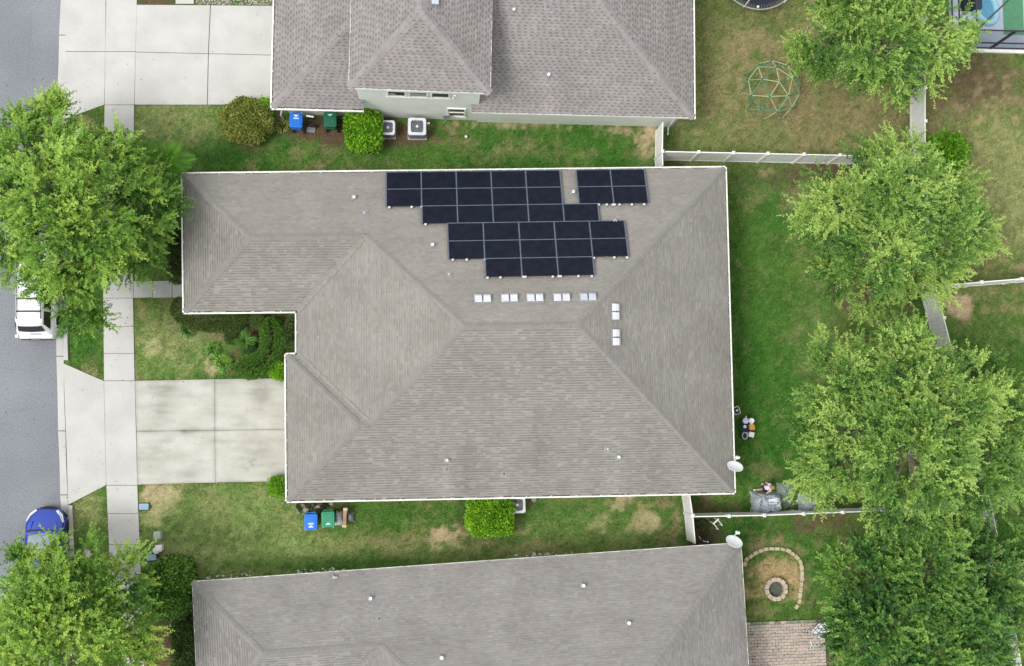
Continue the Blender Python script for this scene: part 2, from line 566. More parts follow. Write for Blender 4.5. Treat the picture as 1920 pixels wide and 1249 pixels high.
road = MB()
rl = [Pxy(-600, y, -0.005) for _, y in ROAD_E]
rr = [Pxy(x, y, -0.005) for x, y in ROAD_E]
nsub = 1
for i in range(len(rl) - 1):
    road.add([(*rl[i + 1], 0.004), (*rr[i + 1], 0.004), (*rr[i], 0.004), (*rl[i], 0.004)], [(0, 1, 2, 3)])
# the road runs on beyond the frame both ways
road.add([(-60, rr[0][1] + 120, 0.004), (rl[0][0], rl[0][1], 0.004), (rr[0][0], rr[0][1], 0.004), (rr[0][0] - 0.5, rr[0][1] + 120, 0.004)], [(0, 1, 2, 3)])
road.add([(-60, rr[-1][1] - 120, 0.004), (rr[-1][0] + 3, rr[-1][1] - 120, 0.004), (rr[-1][0], rr[-1][1], 0.004), (rl[-1][0], rl[-1][1], 0.004)], [(0, 1, 2, 3)])
struct('road', road.build('road', m_asph), 'grey asphalt street along the houses')


tar = MB()
rs_ = random.Random(5)
for k in range(46):
    x, y = rs_.uniform(4, 100), rs_.uniform(0, 1060)
    c_ = P(x, y); r_ = rs_.choice((.02, .03, .03, .04, .06))
    tar.add([(c_.x + r_ * rs_.uniform(.6, 1.3) * math.cos(a), c_.y + r_ * rs_.uniform(.7, 1.6) * math.sin(a), .0085) for a in [j * math.pi / 4 for j in range(8)]], [tuple(range(8))])
for x0, y0, x1, y1 in ((8, 690, 96, 702), (60, 20, 52, 150), (96, 760, 20, 772)):
    pts = []
    for j in range(15):
        s_ = j / 14; p_ = P(x0 + (x1 - x0) * s_ + rs_.uniform(-2, 2), y0 + (y1 - y0) * s_ + rs_.uniform(-2, 2)); pts.append(p_)
    for p_, q_ in zip(pts, pts[1:]):
        n_ = Vector((-(q_ - p_).y, (q_ - p_).x, 0)).normalized() * .007
        tar.add([(p_ + n_).to_tuple()[:2] + (.0085,), (p_ - n_).to_tuple()[:2] + (.0085,), (q_ - n_).to_tuple()[:2] + (.0085,), (q_ + n_).to_tuple()[:2] + (.0085,)], [(0, 1, 2, 3)])
tag(tar.build('oil_spots', mat('old_oil', (.135, .142, .155), (.155, .163, .178), scale=8, rough=.8)), 'dark oil drips and hairline cracks on the street', kind='stuff')


def slab(name, quad, z0, z1, m, parent, gap=0.012, bev=0.012):
    """one cast slab; quad in world xy, shrunk by the joint"""
    cx = sum(p[0] for p in quad) / len(quad); cy = sum(p[1] for p in quad) / len(quad)
    q = []
    for x, y in quad:
        l = math.hypot(x - cx, y - cy)
        k = 1 - gap * 1.4 / l
        q.append((cx + (x - cx) * k, cy + (y - cy) * k))
    if sum(q[i][0] * q[(i + 1) % len(q)][1] - q[(i + 1) % len(q)][0] * q[i][1] for i in range(len(q))) < 0: q = q[::-1]
    b = MB(); b.prism(q, z0, z1, bev=bev)
    return b.build(name, m, parent)


# bed of dirt under all slabs shows in the joints
def bed(name, poly, z, label):
    b = MB()
    if sum(poly[i][0] * poly[(i + 1) % len(poly)][1] - poly[(i + 1) % len(poly)][0] * poly[i][1] for i in range(len(poly))) < 0: poly = poly[::-1]
    b.add([(x, y, z) for x, y in poly], [tuple(range(len(poly)))])
    return struct(name, b.build(name, m_joint), label)


gut = bed('gutter', pp(*(ROAD_E + GUT_E[::-1])), 0.001, 'pale concrete gutter pan beside the street')
gj = [-60, 66, 180, 300, 418, 540, 668, 808, 928, 1046, 1160, 1290]
for y0, y1 in zip(gj, gj[1:]):
    ym = (y0 + y1) / 2
    slab('slab', pp((xat(ROAD_E, y0), y0), (xat(GUT_E, y0), y0), (xat(GUT_E, ym), ym), (xat(GUT_E, y1), y1), (xat(ROAD_E, y1), y1), (xat(ROAD_E, ym), ym)), -0.05, 0.018, m_conc, gut)
kerb = bed('kerb', pp(*(GUT_E + CURB_E[::-1])), -0.03, 'raised concrete kerb edge along the verge')
for runs in ([228, 300, 418, 540, 676], [947, 1046, 1160, 1290]):
    for y0, y1 in zip(runs, runs[1:]):
        ym = (y0 + y1) / 2
        slab('kerb_block', pp((xat(GUT_E, y0) + 0.6, y0), (xat(CURB_E, y0), y0), (xat(CURB_E, ym), ym), (xat(CURB_E, y1), y1), (xat(GUT_E, y1) + 0.6, y1), (xat(GUT_E, ym) + .6, ym)), -0.1, 0.11, m_conc, kerb, bev=0.03)

walk = bed('sidewalk', pp(*(WALK_W + WALK_E[::-1])), 0.001, 'pale concrete sidewalk of square slabs')
wj = [-60, -4, 97, 197, 248, 300, 352, 404, 456, 508, 559, 612, 663, 714, 910, 963, 1021, 1078, 1136, 1195, 1255, 1300]
for y0, y1 in zip(wj, wj[1:]):
    slab('slab', pp((xat(WALK_W, y0), y0), (xat(WALK_E, y0), y0), (xat(WALK_E, y1), y1), (xat(WALK_W, y1), y1)), -0.06, 0.03, m_conc, walk, gap=0.009)

drv = bed('neighbour_driveway', pp(*DRIVE_TOP), 0.0012, 'clean pale driveway of the two-storey house')
for q in ([(256, 9), (395, 10), (391, 101), (254, 98)], [(395, 10), (520, 11), (520, 104), (391, 101)], [(254, 98), (391, 101), (389, 197), (252, 197)], [(391, 101), (520, 104), (520, 196), (389, 197)]):
    slab('slab', pp(*q), -0.06, 0.034, m_conc, drv, gap=0.014)
apr = bed('neighbour_apron', pp((127, -60), (199, -60), (196, 197), (121, 222)), 0.0014, 'driveway apron between the street and the sidewalk')
for q in ([(127, -60), (199, -60), (198, 97), (122, 97)], [(122, 97), (198, 97), (196, 197), (120, 224)]):
    slab('slab', pp(*q), -0.06, 0.026, m_conc, apr, gap=0.01)
# tyre and oil stains of the driveway: x, y, radius x, radius y (photo pixels), strength
OIL = [(306, 742, 22, 20, .42), (320, 735, 46, 10, .22), (345, 752, 30, 8, .16), (490, 745, 22, 22, .34), (515, 735, 30, 40, .18), (380, 806, 60, 6, .22), (330, 813, 50, 8, .14), (300, 800, 12, 90, .13), (480, 855, 50, 16, .20), (520, 850, 26, 50, .20),
       (450, 716, 100, 6, .20), (395, 826, 60, 7, .14), (470, 866, 4, 4, .6), (477, 862, 3, 3, .6), (474, 872, 3, 3, .55), (463, 880, 4, 4, .3), (345, 809, 4, 3, .5), (270, 860, 14, 20, .08), (505, 895, 30, 8, .12)]
_oil = [(*Pxy(x, y), M(rx), M(ry), a) for x, y, rx, ry, a in OIL]


def worn_slab(quad, parent):
    """cast slab of the old driveway: worn, with stains of its own"""
    cx = sum(p[0] for p in quad) / 4; cy = sum(p[1] for p in quad) / 4
    q = [np.array((cx + (x - cx) * .9965, cy + (y - cy) * .995)) for x, y in quad]
    N_ = 48
    u, v = np.meshgrid(np.linspace(0, 1, N_), np.linspace(0, 1, N_))
    g = (q[0][None, None] * ((1 - u) * (1 - v))[..., None] + q[1][None, None] * (u * (1 - v))[..., None] + q[2][None, None] * (u * v)[..., None] + q[3][None, None] * ((1 - u) * v)[..., None])
    x, y = g[..., 0], g[..., 1]
    n1 = fbm(x, y * 2.2, 1.1, 61); n2 = fbm(x * .6, y * 4, 1.6, 67)
    f = 1.0 - .20 * np.clip((n1 - .50) * 2.2, 0, 1) - .10 * np.clip((n2 - .5) * 2.5, 0, 1)
    for ox, oy, rx, ry, a in _oil:
        d = ((x - ox) / rx) ** 2 + ((y - oy) / ry) ** 2
        f *= 1 - .50 * a * np.clip(np.exp(-d) * (.35 + 1.3 * n2 * n1 * 2), 0, 1)
    edge = np.minimum(np.minimum(u, 1 - u), np.minimum(v, 1 - v))
    f *= 1 - .22 * np.clip(1 - edge * 26, 0, 1) * (.3 + 1.0 * n2)
    col = np.array((0.495, 0.482, 0.435))[None, None] * f[..., None] ** np.array((1.0, 1.0, 1.06))
    b = MB()
    vs = [(x[i, j], y[i, j], .034) for i in range(N_) for j in range(N_)]
    me = bpy.data.meshes.new('slab')
    fs = [(i * N_ + j, (i + 1) * N_ + j, (i + 1) * N_ + j + 1, i * N_ + j + 1) for i in range(N_ - 1) for j in range(N_ - 1)]
    rim = [j for j in range(N_)] + [i * N_ + N_ - 1 for i in range(1, N_)] + [(N_ - 1) * N_ + j for j in range(N_ - 2, -1, -1)] + [i * N_ for i in range(N_ - 2, 0, -1)]
    k = len(vs)
    vs += [(vs[r][0], vs[r][1], -.06) for r in rim]
    m_ = len(rim)
    fs += [(rim[a], rim[(a + 1) % m_], k + (a + 1) % m_, k + a) for a in range(m_)]
    me.from_pydata(vs, [], fs)
    at = me.color_attributes.new('Col', 'FLOAT_COLOR', 'POINT')
    c = np.ones((len(vs), 4), np.float32); c[:k, :3] = col.reshape(-1, 3); c[k:, :3] = .3
    at.data.foreach_set('color', c.ravel())
    me.update()
    return link('slab', me, m_conc_w, parent)


drv2 = bed('driveway', pp(*DRIVE_MAIN), 0.0012, 'stained concrete driveway of the house with solar panels')
for q in ([(253, 714), (403, 711), (403, 807), (256, 809)], [(403, 711), (548, 709), (549, 805), (403, 807)], [(256, 809), (403, 807), (404, 905), (258, 909)], [(403, 807), (549, 805), (550, 902), (404, 905)]):
    worn_slab(pp(*q), drv2)
apr2 = bed('driveway_apron', pp((118, 682), (195, 714), (199.5, 910), (130, 946)), 0.0014, 'apron of pale concrete between the street and the driveway')
for q in ([(119, 681), (195, 714), (199.5, 910), (127.8, 947), (124.6, 840)],):
    slab('slab', pp(*q), -0.06, 0.026, m_conc, apr2, gap=0.008)
fw = bed('front_walk', pp((250, 528), (345, 526), (345, 557), (250, 559)), 0.0012, 'narrow grey path from the sidewalk to the house')
for x0, x1 in ((250, 286), (286, 323), (323, 365)):
    slab('slab', pp((x0, 527), (x1, 526), (x1, 558), (x0, 559)), -0.06, 0.028, m_conc_d, fw, gap=0.009)
pad = bed('side_pad', pp((328, -30), (366, -30), (366, 8), (328, 8)), 0.0012, 'small concrete pad beyond the top driveway')
slab('slab', pp((329, -30), (364, -30), (364, 8), (329, 8)), -0.06, 0.03, m_conc, pad)
grv = MB()
for k in range(900):
    p = P(random.uniform(368, 512), random.uniform(-28, 9))
    grv.ball((p.x, p.y, random.uniform(0.0, 0.02)), random.uniform(0.03, 0.055), 5, 3, col=random.choice(((.42, .37, .33), (.30, .26, .24), (.52, .48, .44), (.24, .2, .19))), sq=(1, .8, .6), jit=.2)
tag(grv.build('gravel', mat('gravel_stone', (1, 1, 1), (.8, .8, .8), scale=8, attr='Col', rough=.9)), 'bed of mixed brown gravel beside the top driveway', kind='stuff')
# fallen leaves and twigs lying about
lv = MB()
for k in range(620):
    zone = random.random()
    if zone < .30: x, y = random.gauss(170, 60), random.gauss(560, 90)
    elif zone < .45: x, y = random.gauss(150, 70), random.gauss(240, 60)
    elif zone < .62: x, y = random.gauss(170, 70), random.gauss(990, 70)
    elif zone < .8: x, y = random.uniform(1380, 1900), random.uniform(60, 1180)
    else: x, y = random.uniform(10, 560), random.uniform(20, 1080)
    p = P(x, y); a = random.uniform(0, 6.28); s = random.uniform(.02, .05)
    z = .045 if x < 560 else .05
    lv.add([(p.x, p.y, z), (p.x + s * math.cos(a), p.y + s * math.sin(a), z + .012), (p.x + s * 1.6 * math.cos(a + .35), p.y + s * 1.6 * math.sin(a + .35), z), (p.x + s * math.cos(a + .8), p.y + s * math.sin(a + .8), z + .008)], [(0, 1, 2, 3)],
           random.choice(((.20, .15, .07), (.12, .09, .05), (.16, .17, .05), (.28, .22, .12), (.08, .06, .04))))
tag(lv.build('fallen_leaves', mat('fallen_leaf', (1, 1, 1), (.8, .8, .8), scale=9, attr='Col', rough=.9)), 'fallen leaves scattered over the street, paths and lawns', kind='stuff')
# white stones lining the bottom house
grv = MB()
for k in range(70):
    x = random.choice((random.uniform(372, 480), random.uniform(555, 670), random.uniform(560, 640), random.uniform(950, 1030), random.uniform(950, 1100)))
    p = P(x, 1094 - (x - 360) * 0.0709 - random.uniform(4, 12), 0)
    grv.ball((p.x, p.y, 0.02), random.uniform(0.04, 0.09), 5, 3, col=random.choice(((.62, .6, .56), (.5, .48, .44))), sq=(1, .7, .5), jit=.2)
tag(grv.build('white_stones', MATS['gravel_stone']), 'scattered white stones along the wall of the bottom house', kind='stuff')
# ---------------------------------------------------------------- houses
m_sh = mat('asphalt_shingle', (1, 1, 0.985), (0.87, 0.865, 0.85), scale=0.55, rough=0.95, bump=0.35, bscale=90, attr='Col', spec=0.12, fine=(26, 0.10), detail=6)
m_cap = mat('ridge_shingle', (0.226, 0.216, 0.201), (0.200, 0.191, 0.178), scale=2.2, rough=0.95, bump=0.3, bscale=90, spec=0.12, fine=(26, 0.1))
m_deck = mat('roof_felt', (0.07, 0.068, 0.066), scale=4, rough=1)
m_white = mat('white_paint', (0.80, 0.80, 0.77), (0.70, 0.70, 0.67), scale=2, rough=0.5)
m_gut = mat('gutter_white', (0.80, 0.80, 0.76), (0.62, 0.62, 0.57), scale=5, rough=0.45)
m_litter = mat('leaf_litter', (0.12, 0.10, 0.07), (0.05, 0.045, 0.035), scale=9, rough=1)
m_wall = mat('beige_stucco', (0.62, 0.57, 0.48), (0.55, 0.50, 0.42), scale=3, rough=0.95, bump=0.3, bscale=80)
m_wallg = mat('pale_green_stucco', (0.70, 0.735, 0.675), (0.64, 0.68, 0.615), scale=1.4, rough=0.95, bump=0.3, bscale=80)
m_glass = mat('window_glass', (0.03, 0.035, 0.045), (0.02, 0.025, 0.03), scale=1, rough=0.05, spec=0.8)
m_metal = mat('grey_metal', (0.42, 0.43, 0.45), (0.33, 0.34, 0.36), scale=6, rough=0.45, metal=0.5)
m_pvc = mat('white_pvc', (0.80, 0.80, 0.79), (0.7, 0.7, 0.69), scale=8, rough=0.4)
m_flash = mat('lead_flashing', (0.26, 0.26, 0.27), scale=8, rough=0.6)
PITCH = 0.42


def line_plane(a, b, z, s):
    """roof plane rising to the left of the eave a->b (plan)"""
    d = Vector((b[0] - a[0], b[1] - a[1])).normalized()
    nrm = Vector((-d.y, d.x))
    # z = z0 + s * ((p - a) . nrm)
    return (-s * nrm.x, -s * nrm.y, 1.0, z - s * (a[0] * nrm.x + a[1] * nrm.y))


def meet(p, q, r):
    A = np.array([p[:3], q[:3], r[:3]]); B = np.array([p[3], q[3], r[3]])
    return Vector(np.linalg.solve(A, B))


PALS = {
    'tan': [(.260, .248, .227), (.252, .241, .222), (.268, .256, .234), (.257, .242, .222), (.247, .239, .223), (.264, .254, .230)],
    'mauve': [(.264, .249, .236), (.254, .241, .231), (.273, .258, .245), (.259, .240, .229), (.247, .235, .227), (.266, .253, .240)],
    'dragon': [(.262, .243, .235), (.248, .232, .226), (.276, .258, .249), (.238, .223, .220), (.254, .232, .226)]}
PALS['tan'] = [(a * .975, b * .972, c * .968) for a, b, c in PALS['tan']]
PALS['mauve'] = [(a * .955, b * .962, c * .962) for a, b, c in PALS['mauve']]


def shingle_facet(mb, poly, nrm, pal, expo=0.145, slot=False, seed=1, tw=(0.14, 0.32), stain=None, band=0.8):
    """courses of separate raised tabs on one roof plane"""
    rnd = random.Random(seed)
    n = Vector(nrm).normalized()
    e = Vector((0, 0, 1)).cross(n).normalized()      # along the eave
    up = n.cross(e)
    o = Vector(min(poly, key=lambda p: p.z))
    q = [((p - o).dot(e), (p - o).dot(up)) for p in map(Vector, poly)]
    bmax = max(b for _, b in q)

    def span(b):
        xs = []
        for i in range(len(q)):
            (a0, b0), (a1, b1) = q[i], q[(i + 1) % len(q)]
            if (b0 - b) * (b1 - b) <= 0 and abs(b1 - b0) > 1e-6:
                xs.append(a0 + (a1 - a0) * (b - b0) / (b1 - b0))
        return (min(xs), max(xs)) if len(xs) >= 2 else None
    k = 0
    b = 0.002
    w3 = lambda a, bb, h: o + e * a + up * bb + n * h
    while b < bmax - 0.02:
        b1 = min(b + expo, bmax - 0.004)
        s0, s1 = span(b), span(b1)
        if not s0 or not s1: break
        a = s0[0] - rnd.uniform(0, tw[1])
        lo, hi = min(s0[0], s1[0]), max(s0[1], s1[1])
        cshift = rnd.uniform(0.98, 1.02)
        while a < hi:
            wd = rnd.uniform(*tw) if not slot else rnd.uniform(.27, .33)
            aa, ab = a, a + wd
            a = ab
            x0, x1 = max(aa, s0[0]), min(ab, s0[1])
            y0, y1 = max(aa, s1[0]), min(ab, s1[1])
            if x1 - x0 < 0.004 and y1 - y0 < 0.004: continue
            x1, y1 = max(x0, x1), max(y0, y1)
            th = rnd.choice((0.014, 0.018, 0.028)) * (1.25 if slot else 1)
            c = pal[int(rnd.random() * len(pal))]
            f = rnd.uniform(0.955, 1.045) * cshift
            if stain:
                f *= stain(w3((x0 + x1) / 2, b, 0))
            c = tuple(v * f for v in c)
            dk = tuple(v * 0.36 for v in c)
            mb.add([w3(x0, b, th), w3(x1, b, th), w3(y1, b1 + 0.01, 0.006), w3(y0, b1 + 0.01, 0.006), w3(x0, b, 0.001), w3(x1, b, 0.001)],
                   [(0, 1, 2, 3)], c)
            mb.add([w3(x0, b, th), w3(x1, b, th), w3(x0, b, 0.001), w3(x1, b, 0.001)], [(2, 3, 1, 0)], dk)
            # the printed dark shadow strip of a laminated shingle, and the gap between its dragon teeth
            if slot:
                q0, q1 = x0 + wd * rnd.uniform(.05, .15), min(x1, x0 + wd * rnd.uniform(.50, .62))
                if q1 > q0: mb.add([w3(q0, b - 0.001, th + 0.002), w3(q1, b - 0.001, th + 0.002), w3(q1, b + 0.058, th - .002), w3(q0, b + 0.058, th - .002)], [(0, 1, 2, 3)], tuple(v * rnd.uniform(.58, .72) for v in c))
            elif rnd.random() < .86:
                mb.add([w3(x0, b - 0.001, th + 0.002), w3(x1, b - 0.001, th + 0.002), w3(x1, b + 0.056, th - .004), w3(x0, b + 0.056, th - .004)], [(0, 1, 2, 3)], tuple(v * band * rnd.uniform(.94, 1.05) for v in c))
        b += expo
        k += 1


def facet_normal(poly):
    n = Vector()
    for i in range(len(poly)):
        a, b = Vector(poly[i]), Vector(poly[(i + 1) % len(poly)])
        n += a.cross(b)
    n.normalize()
    return n if n.z > 0 else -n


def roof(parent, facets, pal, m_caps, ridges, slot=False, seed=1, capw=0.15, expo=0.127, bands=None, stain=None, shingle_mat=None, name='roof'):
    """deck > shingles, ridge caps"""
    d = MB()
    for f in facets:
        n = facet_normal(f)
        p = [Vector(v) - n * 0.004 for v in f]
        m = len(p)
        d.add(p + [v - Vector((0, 0, 0.12)) for v in p], [tuple(range(m)), tuple(range(2 * m - 1, m - 1, -1))] + [(i, i + m, (i + 1) % m + m, (i + 1) % m) for i in range(m)])
    deck = d.build(name, m_deck, parent, w=True)
    sh = MB()
    for i, f in enumerate(facets):
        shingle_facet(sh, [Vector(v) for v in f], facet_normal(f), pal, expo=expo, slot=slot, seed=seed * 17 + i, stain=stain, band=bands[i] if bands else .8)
    tag(sh.build('shingles', shingle_mat or m_sh, deck, w=True), kind='stuff')
    first = True
    base_t = deck.matrix_world
    for a, b, n0, n1 in ridges:
        a, b = Vector(a), Vector(b)
        if b.z < a.z: a, b = b, a
        L = (b - a).length
        x = (b - a).normalized()
        zz = (Vector(n0) + Vector(n1)).normalized()
        y = zz.cross(x).normalized()
        z = x.cross(y)
        # slope of the two wings of the cap
        s0 = y if Vector(n0).dot(y) > 0 else -y
        drop = abs(Vector(n0).normalized().dot(y)) / max(0.2, Vector(n0).normalized().dot(z))
        cb = MB()
        ln, hw = 0.30, capw
        top, tl = 0.044, 0.018
        vs = []
        for xx, h in ((0, top), (ln, tl)):
            vs += [(xx, -hw, h - hw * drop), (xx, 0, h + 0.004), (xx, hw, h - hw * drop)]
        vs += [(0, -hw, top - hw * drop - 0.03), (0, 0, 0.0), (0, hw, top - hw * drop - 0.03)]
        cb.add(vs, [(0, 1, 4, 3), (1, 2, 5, 4), (6, 7, 1, 0), (7, 8, 2, 1), (6, 0, 3), (2, 8, 5)])
        nn = max(1, int(L / 0.245))
        rot = Matrix((x, y, z)).transposed().to_4x4()
        proto = None
        for k in range(nn):
            pos = a + x * (k * L / nn)
            if proto is None:
                proto = cb.build('ridge_cap', m_caps, deck)
                o = proto
            else:
                o = proto.copy(); C.objects.link(o); o.parent = deck
            wt = Vector(parent.location) + Vector(deck.location)
            o.matrix_local = Matrix.Translation(pos - wt) @ rot
    return deck


def gutter(parent, pts, closed=False, wdt=0.12, z=0.0, name='gutter'):
    """white channel along an eave polyline (outer edge), with hangers; one part per straight run"""
    for a, b in zip(pts, pts[1:]):
        a, b = Vector(a), Vector(b)
        d = (b - a).normalized()
        inn = Vector((-d.y, d.x, 0))            # to the roof side (left of travel)
        g = MB()
        L = (b - a).length
        zt = Vector((0, 0, 0.0))
        g.beam(a + inn * 0.032 + Vector((0, 0, -0.055)), b + inn * 0.032 + Vector((0, 0, -0.055)), 0.066, 0.11)
        g.beam(a + inn * (wdt / 2) + Vector((0, 0, -0.105)), b + inn * (wdt / 2) + Vector((0, 0, -0.105)), wdt - 0.01, 0.012)
        # leaf litter lying in the channel, uneven along its length
        ns_ = max(2, int(L / .45))
        for k in range(ns_):
            if random.random() < .7:
                p_, q_ = a + d * (L * k / ns_) + inn * .088, a + d * (L * (k + random.uniform(.6, 1)) / ns_) + inn * .088
                zz_ = Vector((0, 0, random.uniform(-.085, -.045)))
                g.beam(p_ + zz_, q_ + zz_, .04, .02, mi=1)
        g.beam(a + inn * (wdt + .006) + Vector((0, 0, -0.09)), b + inn * (wdt + .006) + Vector((0, 0, -0.09)), 0.012, 0.16)
        g.build(name, [m_gut, m_litter], parent, w=True)
        nh = max(1, int(L / 1.15))
        h = MB()
        for k in range(nh):
            c = a + d * ((k + 0.5) * L / nh)
            h.beam(c + inn * 0.0 + Vector((0, 0, 0.004)), c + inn * (wdt + 0.03) + Vector((0, 0, 0.004)), 0.035, 0.018)
        h.build('gutter_hanger', m_gut, parent, w=True)


def walls(parent, outline, z0, z1, m, name='wall', t=0.18):
    """one part per straight wall; outline counter-clockwise"""
    out = []
    for a, b in zip(outline, outline[1:] + outline[:1]):
        d = Vector((b[0] - a[0], b[1] - a[1])).normalized()
        inn = Vector((-d.y, d.x))
        bb = MB()
        A, B = Vector(a) + d * 0.002, Vector(b) - d * (t + 0.002)
        q = [A, B, B + inn * t, A + inn * t]
        bb.prism([(p.x, p.y) for p in q], z0, z1)
        out.append(bb.build(name, m, parent, w=True))
    return out


def window(parent, a, b, t, wd, zb, h, double=False, m_frame=None):
    """window on the wall a->b at fraction t (outer face right of travel)"""
    a, b = Vector(a), Vector(b)
    d = (b - a).normalized()
    out = Vector((d.y, -d.x))
    c = a + (b - a) * t
    mf = m_frame or m_white
    f = MB()
    for s, ww, zz, hh in ((-1, .07, zb + h / 2, h), (1, .07, zb + h / 2, h)):
        p = c + d * (s * (wd / 2 - 0.035)) + out * 0.02
        f.box((p.x, p.y, zz), (ww, 0.09, hh), math.atan2(d.y, d.x))
    for zz in ((zb + 0.035, zb + h - 0.035) + ((zb + h / 2,) if double else ())):
        p = c + out * 0.02
        f.box((p.x, p.y, zz), (wd - 0.142, 0.088, 0.07), math.atan2(d.y, d.x))
    fr = f.build('window', mf, parent, w=True)
    for zz, hh in (((zb + 0.07 + (h / 2 - 0.105) / 2, h / 2 - 0.105), (zb + h - 0.07 - (h / 2 - 0.105) / 2, h / 2 - 0.105)) if double else ((zb + h / 2, h - 0.14),)):
        g = MB()
        p = c + out * 0.012
        g.box((p.x, p.y, zz), (wd - 0.144, 0.03, hh), math.atan2(d.y, d.x))
        g.build('pane', m_glass, fr, w=True)
    s = MB()
    p = c + out * 0.045
    s.box((p.x, p.y, zb - 0.035), (wd + 0.10, 0.07, 0.05), math.atan2(d.y, d.x))
    s.build('sill', mf, fr, w=True)
    return fr


def pipe_vent(parent, p, h=0.28, r=0.055, label=None, nrm=(0, 0, 1)):
    b = MB()
    b.lathe([(r, -0.05), (r, h), (r * 0.75, h), (r * 0.75, h - 0.05), (0, h - 0.05)], p, 10)
    o = b.build('vent_pipe', m_pvc, parent, w=True)
    f = MB()
    n = Vector(nrm)
    mtx = n.to_track_quat('Z', 'Y').to_matrix()
    f.box(Vector(p) + n * 0.026, (0.3, 0.3, 0.02), mtx=mtx)
    f.lathe([(r * 1.7, 0.02), (r * 1.05, 0.14)], p, 10)
    f.build('flashing', m_flash, o, w=True)
    return o


def hit(px, py, pl):
    """where the view ray through a photo pixel meets a roof plane"""
    d = ray(px, py)
    o = Vector((0, 0, CAMH))
    n = Vector(pl[:3])
    return o + d * ((pl[3] - n.dot(o)) / n.dot(d))


def pl_normal(pl):
    return Vector(pl[:3]).normalized()


ZE = 2.75


def bungalow(name, label, corners, pal, seed, gut=True, wallm=None, stain=None):
    """single-storey hipped house with a front wing and a garage bay. corners A..H: eave outline, counter-clockwise from top left is A,H,G,F,E,D,C,B"""
    A, B, Cc, D, E, F, G, H = [Vector((p[0], p[1])) for p in corners]
    t = thing(name, label, 'house', ((A.x + Cc.x) / 2, (A.y + Cc.y) / 2, 0))
    z = ZE
    N = line_plane(B, A, z, PITCH); Wl = line_plane(A, H, z, PITCH); Sw = line_plane(H, G, z, PITCH); Wm = line_plane(G, F, z, PITCH)
    J = line_plane(F, E, z, PITCH); Wg = line_plane(E, D, z, PITCH); So = line_plane(D, Cc, z, PITCH); Er = line_plane(Cc, B, z, PITCH)
    # the corner F is an inner one: its plane faces up the picture
    V1, V2, V3, V4 = meet(N, Wl, Sw), meet(N, Sw, Wm), meet(N, Wm, So), meet(N, Er, So)
    V5, V6 = meet(Wm, J, So), meet(J, Wg, So)
    c3 = lambda p: Vector((p.x, p.y, z))
    a, b, c, d, e, f, g, h = map(c3, (A, B, Cc, D, E, F, G, H))
    fac = [[a, V1, V2, V3, V4, b], [a, h, V1], [h, g, V2, V1], [g, f, V5, V3, V2], [f, e, V6, V5], [e, d, V6], [d, c, V4, V3, V5, V6], [c, b, V4]]
    n = [facet_normal(q) for q in fac]
    rid = [(a, V1, n[0], n[1]), (h, V1, n[1], n[2]), (V1, V2, n[0], n[2]), (V2, V3, n[0], n[3]), (V3, V4, n[0], n[6]), (V5, V3, n[3], n[6]),
           (d, V6, n[5], n[6]), (e, V6, n[5], n[4]), (V6, V5, n[4], n[6]), (b, V4, n[0], n[7]), (c, V4, n[6], n[7])]
    # edge strips darker on some slopes: dirt, plus painted shade offsetting the sun
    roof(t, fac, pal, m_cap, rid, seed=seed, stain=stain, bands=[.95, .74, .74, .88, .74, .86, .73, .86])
    # shingles woven across the two valleys
    for (p, q, n0, n1) in ((f, V5, n[3], n[4]), (g, V2, n[2], n[3])):
        vs_ = MB()
        k = 14
        for i in range(k * 4):
            s0, s1 = i / (k * 4), (i + 1) / (k * 4)
            a_, b_ = p.lerp(q, s0), p.lerp(q, s1 + .004)
            dx_ = (q - p).normalized()
            for nn in (n0, n1):
                sd = nn.cross(dx_).normalized()
                if sd.z < 0: sd = -sd
                c_ = random.choice(pal); f_ = random.uniform(.88, 1.02); w_ = random.uniform(.13, .20)
                vs_.add([a_ + nn * .034, b_ + nn * .036, b_ + sd * w_ + nn * .034, a_ + sd * w_ + nn * .034], [(0, 1, 2, 3)], tuple(v * f_ for v in c_))
        vs_.build('valley_shingles', m_sh, t, w=True)
    # walls under the eaves
    ins = 0.48
    order = [A, H, G, F, E, D, Cc, B]
    wl = []
    for i in range(8):
        p0, p1, p2 = order[i - 1], order[i], order[(i + 1) % 8]
        d0, d1 = (p1 - p0).normalized(), (p2 - p1).normalized()
        n0, n1 = Vector((-d0.y, d0.x)), Vector((-d1.y, d1.x))
        k = (n0 + n1)
        wl.append(tuple(p1 + k * (ins / max(0.3, 1 + n0.dot(n1)))))
    walls(t, wl, -0.1, z - 0.16, wallm or m_wall)
    s = MB()
    s.add([(p.x, p.y, z - 0.14) for p in order[::-1]], [tuple(range(8))])
    s.build('soffit', m_white, t, w=True)
    if gut:
        o = 0.115
        ext = []
        for i in range(8):
            p0, p1, p2 = order[i - 1], order[i], order[(i + 1) % 8]
            d0, d1 = (p1 - p0).normalized(), (p2 - p1).normalized()
            n0, n1 = Vector((d0.y, -d0.x)), Vector((d1.y, -d1.x))
            k = (n0 + n1) * (o / max(0.3, 1 + n0.dot(n1)))
            ext.append(Vector((p1.x + k.x, p1.y + k.y, z)))
        gutter(t, ext + ext[:1])
    else:
        ext = [Vector((p.x, p.y, z)) for p in order]
        for p, q in zip(ext, ext[1:] + ext[:1]):
            fb = MB()
            dd = (q - p).normalized(); oo = Vector((dd.y, -dd.x, 0))
            fb.beam(p + oo * 0.012 + Vector((0, 0, -0.06)), q + oo * 0.012 + Vector((0, 0, -0.06)), 0.02, 0.15)
            fb.build('fascia', m_white, t, w=True)
    return t, dict(N=N, Wl=Wl, Sw=Sw, Wm=Wm, So=So, Er=Er), wl, (V1, V2, V3, V4, V5, V6)


